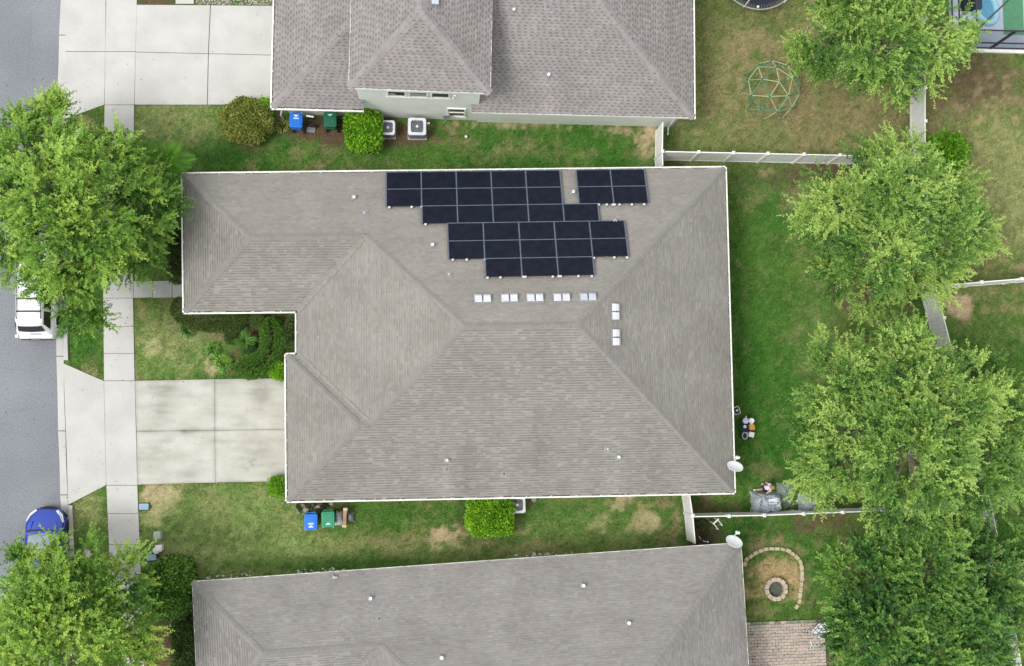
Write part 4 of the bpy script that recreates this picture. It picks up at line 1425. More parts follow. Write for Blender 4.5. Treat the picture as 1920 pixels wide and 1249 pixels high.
def tree(label, lobes, base_px, pal, height, seed, group=None, leaf=0.140, dens=1.0, spray=0.95, cover=1.0, wid=0.26):
    """lobes: (px, py, radius px, height of the lobe centre as a share of the tree height)"""
    rng = np.random.default_rng(seed)
    b = P(base_px[0], base_px[1], 0)
    t = thing('tree', label, 'tree', b, group=group)
    cl_c, cl_r, cl_o, cl_t = [], [], [], []
    for (px, py, rp, hf) in lobes:
        z = height * hf
        c = np.array(P(px, py, z))
        r = M(rp, z) * .90
        n = max(6, int(7.6 * cover * r * r))
        d = unit(rng.normal(size=(n, 3)))
        d[:, 2] = np.where(d[:, 2] < -0.15, -d[:, 2], d[:, 2])
        k = rng.uniform(0.62, 1.0, n)
        p = c + d * (r * k)[:, None] * np.array([1, 1, 0.72])
        p[:, 2] = np.maximum(p[:, 2], 1.2)
        cl_c.append(p); cl_o.append(unit(d + np.array([0, 0, .25])))
        cl_r.append(rng.uniform(.36, .80, n) * min(1.0, r / 1.6 + .3))
        cl_t.append(np.clip(rng.normal(.44, .26, n) + .18 * d[:, 2] + .2 * rng.normal(), 0.02, .98))  # upper clumps toned lighter: light from above put into the leaf colour
    cc = np.concatenate(cl_c); co = np.concatenate(cl_o); cr = np.concatenate(cl_r); ct = np.concatenate(cl_t)
    nc = len(cc)
    ns = int(17 * dens)
    # sprays: short twigs fanning out of each clump
    sp = np.repeat(cc, ns, 0) + unit(rng.normal(size=(nc * ns, 3))) * (np.repeat(cr, ns) * rng.uniform(0, 1, nc * ns) ** .6)[:, None] * np.array([1, 1, .8])
    so = unit(np.repeat(co, ns, 0) * .75 + rng.normal(size=(nc * ns, 3)) * .45 + (sp - np.repeat(cc, ns, 0)) * .9)
    so[:, 2] = np.clip(so[:, 2], -.45, .8)
    so = unit(so)
    sl = rng.uniform(.45, 1.1, nc * ns) * spray
    stn = np.clip(np.repeat(ct, ns) + rng.normal(0, .12, nc * ns), 0, 1)
    nl = int(28 * dens ** .5)
    u = (np.tile(np.arange(nl), nc * ns) + rng.uniform(0, 1, nl * nc * ns)) / nl
    bp = np.repeat(sp, nl, 0); bo = np.repeat(so, nl, 0)
    sag = np.zeros_like(bp); sag[:, 2] = -.22 * u ** 2 * np.repeat(sl, nl)
    pos = bp + bo * (u * np.repeat(sl, nl))[:, None] + sag
    side = unit(np.cross(bo, np.array([0, 0, 1.0])) + 1e-6)
    sg = np.where(rng.random(len(pos)) < .5, 1, -1)[:, None]
    ld = unit(bo * .75 + side * sg * .75 + rng.normal(size=pos.shape) * .3)
    ll = rng.uniform(.65, 1.25, len(pos)) * leaf * (1.1 - .45 * u)
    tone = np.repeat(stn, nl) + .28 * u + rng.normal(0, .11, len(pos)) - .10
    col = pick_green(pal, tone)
    v = leaf_quads(pos, ld, ll, ll * wid, rng)
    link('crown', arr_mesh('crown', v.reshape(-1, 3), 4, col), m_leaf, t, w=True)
    # trunk and limbs
    top = cc.mean(0)
    fork = Vector((b.x + (top[0] - b.x) * .25, b.y + (top[1] - b.y) * .25, min(height * .38, 2.6)))
    tr = MB(); tr.tube([b + Vector((0, 0, -.1)), b + Vector((0, 0, .25)), (b + fork) / 2 + Vector((.04, -.03, 0)), fork], [.24, .19, .16, .14], 10)
    tr.build('trunk', m_bark, t, w=True, smooth=True)
    lm = MB()
    hubs = []
    for (px, py, rp, hf) in lobes:
        h = P(px, py, height * hf); h.z = height * hf - M(rp, 4) * .25
        mid = fork.lerp(h, .5) + Vector((rng.normal() * .2, rng.normal() * .2, -.25))
        lm.tube([fork, mid, h], [.10, .075, .045], 6)
        hubs.append(h)
    lm.build('limbs', m_bark, t, w=True)
    tw = MB()
    for i in range(nc):
        c = Vector(cc[i])
        h = min(hubs, key=lambda q: (q - c).length)
        mid = h.lerp(c, .5) + Vector((rng.normal() * .1, rng.normal() * .1, rng.normal() * .1 - .05))
        tw.tube([h, mid, c, c + Vector(co[i]) * .35], [.028, .017, .009, .004], 3)
    tag(tw.build('twigs', m_twig, t, w=True), kind='stuff')
    return t


G_T = None
tree('broad bright green street tree hanging over the parked white SUV', [(72, 284, 56, .70), (36, 262, 36, .58), (104, 232, 30, .52), (38, 310, 62, .62), (178, 318, 62, .68), (222, 268, 26, .5), (128, 315, 50, .7), (105, 370, 95, .80), (30, 410, 78, .68), (180, 395, 88, .76), (142, 468, 86, .76), (215, 455, 62, .62),
      (20, 470, 42, .5), (152, 545, 58, .55), (232, 330, 46, .55), (160, 590, 34, .42), (102, 520, 44, .6), (118, 568, 28, .5), (95, 205, 24, .55), (40, 240, 28, .5)], (158, 402), 'spring', 8.0, 101)
tree('smaller deeper green tree between the street tree and the front of the solar house', [(272, 400, 62, .72), (250, 460, 58, .62), (300, 365, 38, .6), (300, 430, 40, .6), (245, 350, 50, .65)], (276, 420), 'mid', 5.6, 102)
tree('broad bright green street tree over the blue car', [(108, 1138, 94, .80), (35, 1160, 75, .62), (185, 1120, 80, .70), (120, 1210, 115, .85), (220, 1185, 66, .65), (35, 1240, 90, .70), (128, 1085, 32, .50), (235, 1085, 44, .58), (215, 1245, 70, .65), (45, 1100, 34, .5), (150, 1060, 42, .55),
      (100, 1022, 15, .36), (38, 1050, 16, .36)], (150, 1170), 'spring', 8.0, 103)
tree('green tree over the rear fence, beside the pool screen', [(1570, 45, 66, .66), (1650, 80, 88, .80), (1735, 60, 80, .78), (1660, 145, 48, .56), (1785, 45, 48, .62), (1545, 105, 38, .45), (1600, 5, 80, .72), (1715, 130, 52, .58), (1700, -10, 90, .75), (1770, 100, 42, .55), (1600, 110, 46, .55), (1520, 112, 26, .4), (1495, 98, 14, .35)], (1640, 95), 'soft', 8.2, 104)
tree('round feathery tree crossing the side fence and rear fence', [(1590, 400, 84, .70), (1690, 370, 92, .80), (1765, 430, 88, .74), (1650, 470, 92, .80), (1745, 495, 70, .62), (1585, 500, 58, .55), (1690, 300, 58, .62), (1795, 345, 44, .52), (1620, 320, 50, .55), (1540, 400, 40, .48), (1630, 545, 42, .48), (1700, 540, 48, .5), (1820, 440, 44, .5)], (1655, 425), 'soft', 8.5, 105)
tree('largest feathery tree at the right, spreading over the backyard and the rear fence', [(1590, 720, 84, .66), (1690, 690, 84, .72), (1790, 750, 98, .76), (1600, 840, 92, .72), (1715, 850, 112, .88), (1825, 870, 86, .74), (1545, 890, 52, .50), (1680, 945, 78, .66), (1770, 955, 62, .60), (1865, 790, 54, .56), (1680, 648, 36, .50),
      (1530, 800, 40, .45), (1830, 690, 44, .5), (1555, 660, 34, .42), (1880, 900, 36, .48), (1735, 775, 100, .86), (1885, 835, 52, .52), (1872, 745, 40, .5), (1900, 790, 36, .45)], (1670, 815), 'soft', 9.0, 106)
tree('dark glossy tree below the largest feathery tree', [(1640, 1080, 74, .72), (1735, 1080, 84, .78), (1660, 1180, 92, .82), (1775, 1165, 90, .80), (1845, 1085, 52, .60), (1622, 1215, 52, .58), (1750, 1240, 86, .76), (1830, 1225, 60, .62), (1585, 1070, 38, .48), (1606, 1140, 36, .5), (1800, 1030, 44, .55), (1832, 1012, 26, .42), (1862, 1072, 30, .45), (1875, 1130, 36, .5), (1870, 1190, 30, .45)], (1690, 1110), 'dark', 7.0, 107, leaf=.14, wid=.36)
tree('pale green small tree at the right edge beyond the rear fence', [(1912, 1085, 44, .7), (1935, 1030, 46, .75), (1908, 1135, 40, .6), (1925, 1180, 44, .6)], (1925, 1080), 'soft', 5.0, 108)


def dome_surface(kind, n, rng, w, d, h, rot):
    """points and outward directions on the skin of a clipped shrub"""
    if kind == 'box':
        # rounded box: superellipsoid
        e = 0.32
        u = unit(rng.normal(size=(n, 3)))
        u[:, 2] = np.abs(u[:, 2])
        s = (np.abs(u) ** (2 / e)).sum(1) ** (-e / 2)
        p = u * s[:, None]
    else:
        p = unit(rng.normal(size=(n, 3)))
        p[:, 2] = np.where(p[:, 2] < -.35, -p[:, 2], p[:, 2])
        u = p.copy()
        if kind == 'ball': pass
    nr = unit(p / np.array([w, d, h]) ** 2 * np.array([w, d, h]) if kind != 'box' else np.sign(p) * np.abs(p) ** 6 + p * .12)
    return p, nr


def shrub(name, label, px, py, wpx, dpx, h, pal, kind='box', rot=0.0, seed=1, leaf=.085, n=None, group=None, cat='shrub', fuzz=.06, wid=.34, tone=.5):
    """clipped shrub: px,py is the middle of its body in the photo"""
    rng = np.random.default_rng(seed)
    zc = h * .5
    c = P(px, py, zc)
    w, d = M(wpx, zc) / 2, M(dpx, zc) / 2
    t = thing(name, label, cat, (c.x, c.y, 0), rot, group)
    area = 4 * w * d + 4 * (w + d) * h
    n = n or int(min(26000, 1500 * area))
    p, nr = dome_surface(kind, n, rng, w, d, h, rot)
    lump = 1 + .10 * np.sin(p[:, 0] * 4.1 + seed) * np.sin(p[:, 1] * 3.7 + seed * 2) + .06 * np.sin(p[:, 2] * 7 + p[:, 0] * 5)
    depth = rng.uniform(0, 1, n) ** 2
    if kind == 'box':
        sc = np.array([w, d, h])
        q = p * sc * (1 - depth[:, None] * .22) * (1 + (lump[:, None] - 1) * .35)
    else:
        sc = np.array([w, d, h * .5])
        q = p * sc * (1 - depth[:, None] * .25) * lump[:, None]
        q[:, 2] += h * .5
    q += rng.normal(size=q.shape) * fuzz * np.array([1, 1, .6])
    q[:, 2] = np.maximum(q[:, 2], .04)
    dr = unit(nr * .8 + rng.normal(size=q.shape) * .75)
    ll = rng.uniform(.6, 1.3, n) * leaf
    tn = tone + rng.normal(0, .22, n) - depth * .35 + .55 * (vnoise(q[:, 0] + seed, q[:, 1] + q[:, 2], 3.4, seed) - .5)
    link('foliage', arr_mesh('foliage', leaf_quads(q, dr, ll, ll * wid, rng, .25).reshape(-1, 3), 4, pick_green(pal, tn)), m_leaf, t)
    # inner branches and a dense twiggy core
    cb = MB()
    for k in range(9):
        a = rng.uniform(0, 6.28); r = rng.uniform(.2, .8)
        cb.tube([(0.05 * math.cos(a), .05 * math.sin(a), -.05), (w * r * .5 * math.cos(a), d * r * .5 * math.sin(a), h * .4), (w * r * math.cos(a), d * r * math.sin(a), h * .82)], [.03, .022, .008], 5)
    cb.build('branches', m_bark, t)
    return t


shrub('round_shrub', 'rounded olive yellow bush beside the top driveway', 462, 227, 92, 80, 1.35, 'olive', 'ball', 0, 201, leaf=.10, fuzz=.05)
shrub('small_shrub', 'small bright bush between the olive bush and the corner of the two-storey house', 498, 203, 24, 32, 0.9, 'lime', 'ball', 0, 202, leaf=.09)
shrub('box_hedge', 'squared bright green hedge standing left of two air conditioners', 682, 244, 60, 66, 1.5, 'lime', 'box', 0, 203, leaf=.12, tone=.5)
shrub('box_hedge', 'squared bright green hedge beside the air conditioner under the eave of the solar house', 919, 967, 78, 66, 1.4, 'lime', 'box', R(2), 204, leaf=.11, tone=.55)
shrub('box_shrub', 'small clipped yellow-green shrub at the upper corner of the driveway', 524, 695, 28, 27, 0.9, 'lime', 'box', 0, 205, leaf=.07)
shrub('box_shrub', 'small clipped yellow-green shrub at the lower corner of the driveway', 524, 912, 32, 30, 0.9, 'lime', 'box', 0, 206, leaf=.07)
shrub('round_shrub', 'big round dark green bush beside the bottom street tree', 318, 1101, 92, 98, 2.4, 'mid', 'ball', 0, 207, leaf=.13, fuzz=.08, n=20000, tone=.36)
shrub('round_shrub', 'low olive shrub peeping out behind the big round dark bush', 333, 1066, 62, 44, 1.0, 'shade', 'ball', 0, 208)
shrub('hedge', 'dark shaded hedge along the left wall of the bottom house', 346, 1222, 36, 120, .8, 'shade', 'box', R(3), 209)
shrub('hedge', 'narrow dark hedge between the smaller tree and the front of the solar house', 333, 478, 30, 92, 1.1, 'shade', 'box', 0, 210)
shrub('round_shrub', 'little round clipped bush in the front bed, between two hedges', 483, 601, 27, 30, 0.75, 'shade', 'ball', 0, 211, leaf=.05, tone=.85)
shrub('wall_shrub', 'thin yellowish shrub against the recessed wall by the front bed', 546, 628, 20, 66, 1.2, 'shade', 'ball', 0, 212, n=2600)
shrub('bush', 'vivid green bush beside the rear fence, above the round feathery tree', 1768, 290, 62, 62, 2.2, 'lime', 'ball', 0, 213, leaf=.17, fuzz=.18, n=5200, tone=.3)


def curved_hedge(label, pts_px, wpx, h, pal, seed, tone=.5):
    rng = np.random.default_rng(seed)
    pts = [np.array(P(x, y, h * .5)) for x, y in pts_px]
    c0 = pts[len(pts) // 2]
    t = thing('hedge', label, 'hedge', (c0[0], c0[1], 0))
    seg = [np.linalg.norm((b - a)[:2]) for a, b in zip(pts, pts[1:])]
    cum = np.concatenate([[0], np.cumsum(seg)])
    hw = M(wpx, h) / 2
    n = int(3200 * cum[-1] * (2 * h + 2 * hw))
    s = rng.uniform(0, cum[-1], n)
    X = np.interp(s, cum, [p[0] for p in pts]); Yy = np.interp(s, cum, [p[1] for p in pts])
    dx = np.interp(s + .05, cum, [p[0] for p in pts]) - np.interp(s - .05, cum, [p[0] for p in pts])
    dy = np.interp(s + .05, cum, [p[1] for p in pts]) - np.interp(s - .05, cum, [p[1] for p in pts])
    nrm = np.hypot(dx, dy); nx_, ny_ = -dy / nrm, dx / nrm
    a = rng.uniform(-1.25, 1.25, n)
    e = .45
    sx = np.sign(np.sin(a)) * np.abs(np.sin(a)) ** e; sz = np.abs(np.cos(a)) ** e
    end = np.clip(np.minimum(s, cum[-1] - s) / hw, 0, 1) ** .5
    dep = 1 - .2 * rng.random(n) ** 2
    q = np.stack([X + nx_ * sx * hw * dep * end, Yy + ny_ * sx * hw * dep * end, h * sz * dep * (.8 + .2 * end)], -1) + rng.normal(size=(n, 3)) * .025
    q[:, 2] = np.maximum(q[:, 2], .03)
    dr = unit(np.stack([nx_ * sx, ny_ * sx, sz], -1) * .7 + rng.normal(size=q.shape) * .7)
    ll = rng.uniform(.6, 1.3, n) * .06
    v = leaf_quads(q - np.array([c0[0], c0[1], 0]), dr, ll, ll * .36, rng, .3)
    link('foliage', arr_mesh('foliage', v.reshape(-1, 3), 4, pick_green(pal, tone + rng.normal(0, .2, n))), m_leaf, t)
    b = MB()
    for p in pts:
        x, y = p[0] - c0[0], p[1] - c0[1]
        b.tube([(x, y, -.05), (x + .05, y, h * .5), (x + .12, y + .05, h * .85)], [.03, .02, .01], 5)
    b.build('stems', m_bark, t)
    return t


curved_hedge('long low clipped hedge curving along the front of the solar house', [(334, 560), (342, 584), (364, 598), (400, 603), (440, 602), (464, 598)], 40, .75, 'shade', 221, .8)
curved_hedge('clipped hook-shaped hedge round the front bed by the driveway', [(508, 596), (513, 630), (511, 660), (496, 682), (468, 689), (442, 690)], 46, .85, 'mid', 222, .34)
curved_hedge('short inner end of the clipped hedge by the fan palm', [(462, 662), (470, 676), (482, 684)], 34, .6, 'mid', 223, .3)

shrub('round_shrub', 'low dark shrub left of the sago palm in the front bed', 436, 632, 24, 22, .55, 'shade', 'ball', 0, 241, leaf=.06)
shrub('round_shrub', 'low dark shrub below the sago palm, inside the hook-shaped hedge', 474, 664, 30, 24, .55, 'deep', 'ball', 0, 242, leaf=.06, tone=.35)

m_frond = mat('frond', (0.10, 0.22, 0.03), (0.05, 0.13, 0.02), scale=3, rough=0.45, transl=0.2, spec=.4)
m_frond2 = mat('dark_frond', (0.05, 0.12, 0.03), (0.03, 0.08, 0.02), scale=3, rough=0.45, transl=0.15, spec=.4)
m_frond3 = mat('bright_frond', (0.12, 0.30, 0.02), (0.07, 0.20, 0.015), scale=3, rough=0.45, transl=0.25, spec=.4)


def frond_mesh(L, leaflets, lw, ll, droop, m, rise=.5):
    b = MB()
    pts = []
    for i in range(9):
        u = i / 8
        pts.append(Vector((L * (u * .95), 0, L * (rise * u - droop * u * u))))
    b.tube(pts, [.014 * (1 - .8 * i / 8) for i in range(9)], 4)
    for i in range(leaflets):
        u = .12 + .88 * i / leaflets
        x = L * u * .95; z = L * (rise * u - droop * u * u)
        l = ll * (math.sin(math.pi * min(1, .2 + .75 * u)) + .12)
        for s in (-1, 1):
            p = Vector((x, 0, z)); tip = p + Vector((l * .6, s * l * .85, -l * .2)); md = p.lerp(tip, .4) + Vector((0, 0, .03))
            w = Vector((lw, 0, 0))
            b.add([p, md + w, tip, md - w], [(0, 1, 2, 3)])
    return b


def palm(name, label, px, py, z, L, n, m, trunk_h, leaflets=18, lw=.02, ll=.3, droop=.55, rise=.5, cat='palm', seed=1):
    rnd = random.Random(seed)
    c = P(px, py, z)
    t = thing(name, label, cat, (c.x, c.y, 0))
    tb = MB(); tb.tube([(0, 0, -.05), (0.02, 0, trunk_h * .5), (0, 0, trunk_h)], [.12, .10, .10], 8); tb.build('trunk', m_bark, t)
    pr = None
    for k in range(n):
        if pr is None:
            pr = frond_mesh(L, leaflets, lw, ll, droop, m, rise).build('frond', m, t); o = pr
        else:
            o = pr.copy(); C.objects.link(o); o.parent = t
        o.location = (0, 0, trunk_h)
        o.rotation_euler = (rnd.uniform(-.1, .1), rnd.uniform(-.65, .3), k * 2.399 + rnd.uniform(-.2, .2))
        s = rnd.uniform(.7, 1.1); o.scale = (s, s, s)
    return t


palm('palm', 'vivid green feather palm at the top left corner of the solar house roof', 308, 306, 3.4, 1.35, 20, m_frond3, 3.1, 26, .022, .42, seed=3)
palm('fan_palm', 'spiky green sago palm in the middle of the front bed', 458, 638, .6, .72, 22, m_frond, .35, 14, .024, .16, .5, .75, seed=5)
m_mulch = mat('mulch_leaf', (0.16, 0.09, 0.06), scale=5)


def blade_clump(label, px, py, rpx, h, pal, n, seed, name='strappy_plant'):
    rng = np.random.default_rng(seed)
    c = P(px, py, 0); r = M(rpx, 0)
    t = thing(name, label, 'plant', c)
    a = rng.uniform(0, 6.28, n); rr_ = r * .55 * np.sqrt(rng.random(n)); o = np.stack([np.cos(a) * rr_, np.sin(a) * rr_, np.zeros(n)], -1)
    a2 = a + rng.normal(0, .6, n); L = rng.uniform(.6, 1.2, n) * h
    d = np.stack([np.cos(a2), np.sin(a2), np.zeros(n)], -1); s = np.stack([-np.sin(a2), np.cos(a2), np.zeros(n)], -1) * .018
    m1 = o + d * (L * .35)[:, None] + np.array([0, 0, 1]) * (L * .7)[:, None]
    m2 = o + d * (L * .95)[:, None] + np.array([0, 0, 1]) * (L * .45)[:, None]
    v = np.stack([np.stack([o - s, o + s, m1 + s, m1 - s], 1), np.stack([m1 - s, m1 + s, m2 + s * .2, m2 - s * .2], 1)], 1).reshape(-1, 3)
    col = np.repeat(pick_green(pal, rng.normal(.5, .25, n)), 2, 0)
    link('foliage', arr_mesh('foliage', v, 4, col), m_leaf, t)
    b = MB(); b.lathe([(.05, -.05), (.04, .03), (0, .04)], (0, 0, 0), 8); b.build('crown_base', MATS['frond'], t)


blade_clump('clump of dark strappy leaves below the sago palm, left of the hook-shaped hedge', 420, 682, 17, .32, 'mid', 460, 231)
blade_clump('loose clump of strappy leaves at the edge of the bed, above the other strappy plant', 400, 656, 14, .26, 'mid', 260, 232)
blade_clump('low dark green clump in front of the long curving hedge', 352, 618, 14, .3, 'dark', 180, 233)
blade_clump('dead greyish plant beside the downspout of the two-storey house', 530, 238, 12, .35, 'olive', 90, 234)
# ---------------------------------------------------------------- vehicles
m_blue = mat('blue_car_paint', (0.008, 0.042, 0.34), (0.007, 0.036, 0.30), scale=1, rough=0.28, spec=0.5, coat=0.6)
m_wpaint = mat('white_car_paint', (0.80, 0.81, 0.82), (0.77, 0.78, 0.79), scale=1, rough=0.3, spec=0.5, coat=0.5)
m_black = mat('black_plastic', (0.025, 0.025, 0.028), scale=5, rough=0.5)
m_tyre = mat('tyre_rubber', (0.03, 0.03, 0.03), scale=9, rough=0.85)
m_rim = mat('alloy', (0.5, 0.5, 0.52), scale=6, rough=0.3, metal=0.8)
m_lamp = mat('headlamp', (0.80, 0.82, 0.85), scale=4, rough=0.12, spec=0.8)
m_red = mat('tail_lamp', (0.35, 0.02, 0.02), scale=4, rough=0.15)
m_carglass = mat('car_glass', (0.30, 0.36, 0.38), (0.22, 0.27, 0.29), scale=1.5, rough=0.06, spec=0.8)
m_darkglass = mat('tinted_glass', (0.02, 0.022, 0.027), scale=1, rough=0.06, spec=0.7)


def lerp_tab(tab, s):
    for (s0, *a), (s1, *b) in zip(tab, tab[1:]):
        if s <= s1:
            k = (s - s0) / (s1 - s0)
            k = k * k * (3 - 2 * k)
            return [x + (y - x) * k for x, y in zip(a, b)]
    return tab[-1][1:]


def car(name, label, cat, px, py, rz, L, Wd, H, paint, tab, cabin, roof_z, ws_glass, rear_glass, rack=False, rk=.08):
    """nose towards +Y. tab: share of length, width share, deck height. cabin: y of windscreen base, roof front, roof rear, rear glass base (m from the nose)"""
    c = P(px, py, 0)
    t = thing(name, label, cat, c, rz)
    st = [0, .012, .03, .06, .10, .16, .24, .33, .42, .52, .62, .72, .82, .90, .95, .98, .992, 1.0]
    rings = []
    for s in st:
        w, z = lerp_tab(tab, s)
        w = w * Wd / 2
        y = L / 2 - s * L
        prof = [(0, .22), (.75 * w, .22), (.96 * w, .32), (1.0 * w, .52), (.985 * w, .72 * z + .06), (.93 * w, z - .035), (.80 * w, z + .005), (.45 * w, z + .035), (0, z + .045)]
        ring = [Vector((x, y, zz)) for x, zz in prof] + [Vector((-x, y, zz)) for x, zz in prof[-2:0:-1]]
        rings.append(ring)
    b = MB(); b.loft(rings)
    b.build('body', paint, t, smooth=True)
    y0, y1, y2, y3 = (L / 2 - v for v in cabin)
    zb = lerp_tab(tab, cabin[0] / L)[1] - .01
    zb2 = lerp_tab(tab, cabin[3] / L)[1] - .01
    wb, wt = Wd / 2 * .90, Wd / 2 * .70

    def cabring(k, ins=0.0):
        # k 0 base .. 1 roof
        w = wb + (wt - wb) * k - ins
        ya, yb = y0 + (y1 - y0) * k - ins, y3 + (y2 - y3) * k + ins
        za = zb + (roof_z - zb) * k; zc = zb2 + (roof_z - zb2) * k
        pts = []
        for x, y in rrect(2 * w, ya - yb, min(.22, w * .4), 4, 0, (ya + yb) / 2):
            f = (y - yb) / (ya - yb)
            bow = .06 * (1 - (x / w) ** 2) * (1 if f > .9 else (-1 if f < .1 else 0))
            pts.append(Vector((x, y + bow, zc + (za - zc) * f)))
        return pts
    cb = MB()
    top_ = [Vector((p.x * .6, (p.y - (y1 + y2) / 2) * .75 + (y1 + y2) / 2, p.z + .035)) for p in cabring(1)]
    top2 = [Vector((p.x * .93, (p.y - (y1 + y2) / 2) * .96 + (y1 + y2) / 2, p.z + .022)) for p in cabring(1)]
    cb.loft([cabring(0), cabring(.93), cabring(1), top2, top_], cap0=False)
    cb.build('cabin', paint, t, smooth=True)

    def pane(nm, corners, m, off):
        g = MB()
        cen = sum(corners, Vector()) / 4
        n = (corners[1] - corners[0]).cross(corners[2] - corners[1]).normalized()
        if n.dot(off) < 0: n = -n
        f = [p + n * .012 for p in corners]; k = [p - n * .02 for p in corners]
        g.loft([k, f]); return g.build(nm, m, t)
    lo, hi = .10, .90

    def front(k, s, ya0, ya1, zb_):
        w = (wb + (wt - wb) * k) * .86
        return Vector((s * w, ya0 + (ya1 - ya0) * k, zb_ + (roof_z - zb_) * k))
    # screens: split in three so they follow the bow
    for nm, ya, yb, z_, m, sg in (('windscreen', y0, y1, zb, ws_glass, 1), ('rear_window', y3, y2, zb2, rear_glass, -1)):
        g = MB()
        xs = [-1, -.6, 0, .6, 1]
        r0, r1 = [], []
        for k, r in ((.08 if sg > 0 else rk, r0), (.90 if sg > 0 else .86, r1)):
            w = (wb + (wt - wb) * k) * .84
            for x in xs:
                r.append(Vector((x * w, ya + (yb - ya) * k + sg * (.06 * (1 - (x * .84) ** 2) + .014), z_ + (roof_z - z_) * k + .012)))
        g.loft([r0, r1], False, False, closed=False)
        g.build(nm, m, t, smooth=True)
    ys = [y1 + .05, y1 - (y1 - y2) * .36, y1 - (y1 - y2) * .70, y2 - .03]
    yl = [y0 - .28, y1 - (y1 - y2) * .36, y1 - (y1 - y2) * .70, y3 + .22]
    for s in (-1, 1):
        for i in range(3):
            k0, k1 = .14, .88
            q = []
            for k, src in ((k0, 0), (k1, 1)):
                w = (wb + (wt - wb) * k)
                zz = (zb + zb2) / 2 + (roof_z - (zb + zb2) / 2) * k
                a = yl[i] + (ys[i] - yl[i]) * k - .04; e = yl[i + 1] + (ys[i + 1] - yl[i + 1]) * k + .04
                q.append([Vector((s * w, a, zz)), Vector((s * w, e, zz))])
            pane('side_window', [q[0][0], q[0][1], q[1][1], q[1][0]], m_darkglass, Vector((s, 0, .3)))
        # mirror
        mr = MB(); mr.box((s * (Wd / 2 + .07), y0 - .30, zb + .08), (.20, .11, .15), mtx=None); mr.beam((s * (Wd / 2 - .10), y0 - .28, zb + .05), (s * (Wd / 2 + .02), y0 - .30, zb + .06), .06, .05)
        mr.build('wing_mirror', paint if not rack else m_black, t)
        # wheels
        for yy in (L / 2 - .86, -L / 2 + .88):
            mt = Matrix.Rotation(R(90), 3, 'Y')
            ty_ = MB(); ty_.lathe([(.20, -.11), (.30, -.115), (.335, -.08), (.335, .08), (.30, .115), (.20, .11)], (s * (Wd / 2 - .10), yy, .335), 20, mt)
            w_ = ty_.build('wheel', m_tyre, t)
            rm = MB(); rm.lathe([(.0, .095), (.05, .11), (.2, .10), (.22, .06), (.22, -.06), (.2, -.1), (0, -.095)], (s * (Wd / 2 - .10), yy, .335), 14, mt); rm.build('rim', m_rim, w_)
            ar = MB(); ar.tube([(s * (Wd / 2 - .012), yy + .41 * math.cos(a), .335 + .41 * math.sin(a)) for a in [R(v) for v in range(-10, 191, 20)]], .035, 5); ar.build('wheel_arch', paint, t)
    return t, (y0, y1, y2, y3, zb, zb2, wb, wt)


# blue hatchback, nose up the picture
tab = [(0, .62, .60), (.012, .70, .64), (.05, .86, .72), (.12, .97, .82), (.26, 1.0, .95), (.5, 1.0, 1.0), (.9, .98, 1.0), (.97, .90, .92), (1, .78, .78)]
t, q = car('parked_car', 'shiny blue hatchback parked at the kerb under the bottom street tree', 'car', 91, 1037, R(-2), 4.25, 1.76, 1.5, m_blue, tab, (1.12, 1.95, 3.5, 4.0), 1.46, m_carglass, m_darkglass)
L, Wd = 4.25, 1.76
for s in (-1, 1):
    g = MB()
    pts = [(.42, -.115, .60), (.66, -.33, .74), (.80, -.62, .80), (.86, -.60, .70), (.74, -.28, .60), (.50, -.06, .52)]
    g.loft([[Vector((s * x, L / 2 + y + .01, z + .02)) for x, y, z in pts], [Vector((s * x * 1.02, L / 2 + y + .045, z + .10)) for x, y, z in pts]])
    g.build('headlight', m_lamp, t)
    g = MB(); g.beam((s * .55, L / 2 - .55, .875), (s * .62, L / 2 - 1.05, .965), .02, .03); g.build('hood_crease', m_blue, t)
g = MB(); g.loft([[Vector((x, L / 2 - .02 - .10 * (x / .7) ** 2 + d, z)) for x, z in ((-.55, .34), (.55, .34), (.5, .5), (-.5, .5))] for d in (0, .05)]); g.build('grille', m_black, t)
g = MB(); g.tube([(x, L / 2 + .03 - .42 * abs(x / .86) ** 2.4, .30) for x in np.linspace(-.84, .84, 13)], .07, 6); g.build('front_bumper', m_black, t)
g = MB(); g.tube([(x, L / 2 - 1.02 + .07 * (1 - (x / .75) ** 2), .985) for x in np.linspace(-.76, .76, 9)], .035, 5); g.build('wiper_cowl', m_black, t)
for s in (-.25, .35):
    g = MB(); g.beam((s, L / 2 - 1.1, 1.02), (s - .45, L / 2 - 1.22, 1.07), .02, .015); g.build('wiper', m_black, t)
g = MB(); g.lathe([(0.0, .012), (.05, .012), (.06, 0)], (0, L / 2 - .10, .66), 12, Matrix.Rotation(R(-40), 3, 'X')); g.build('emblem', m_rim, t)
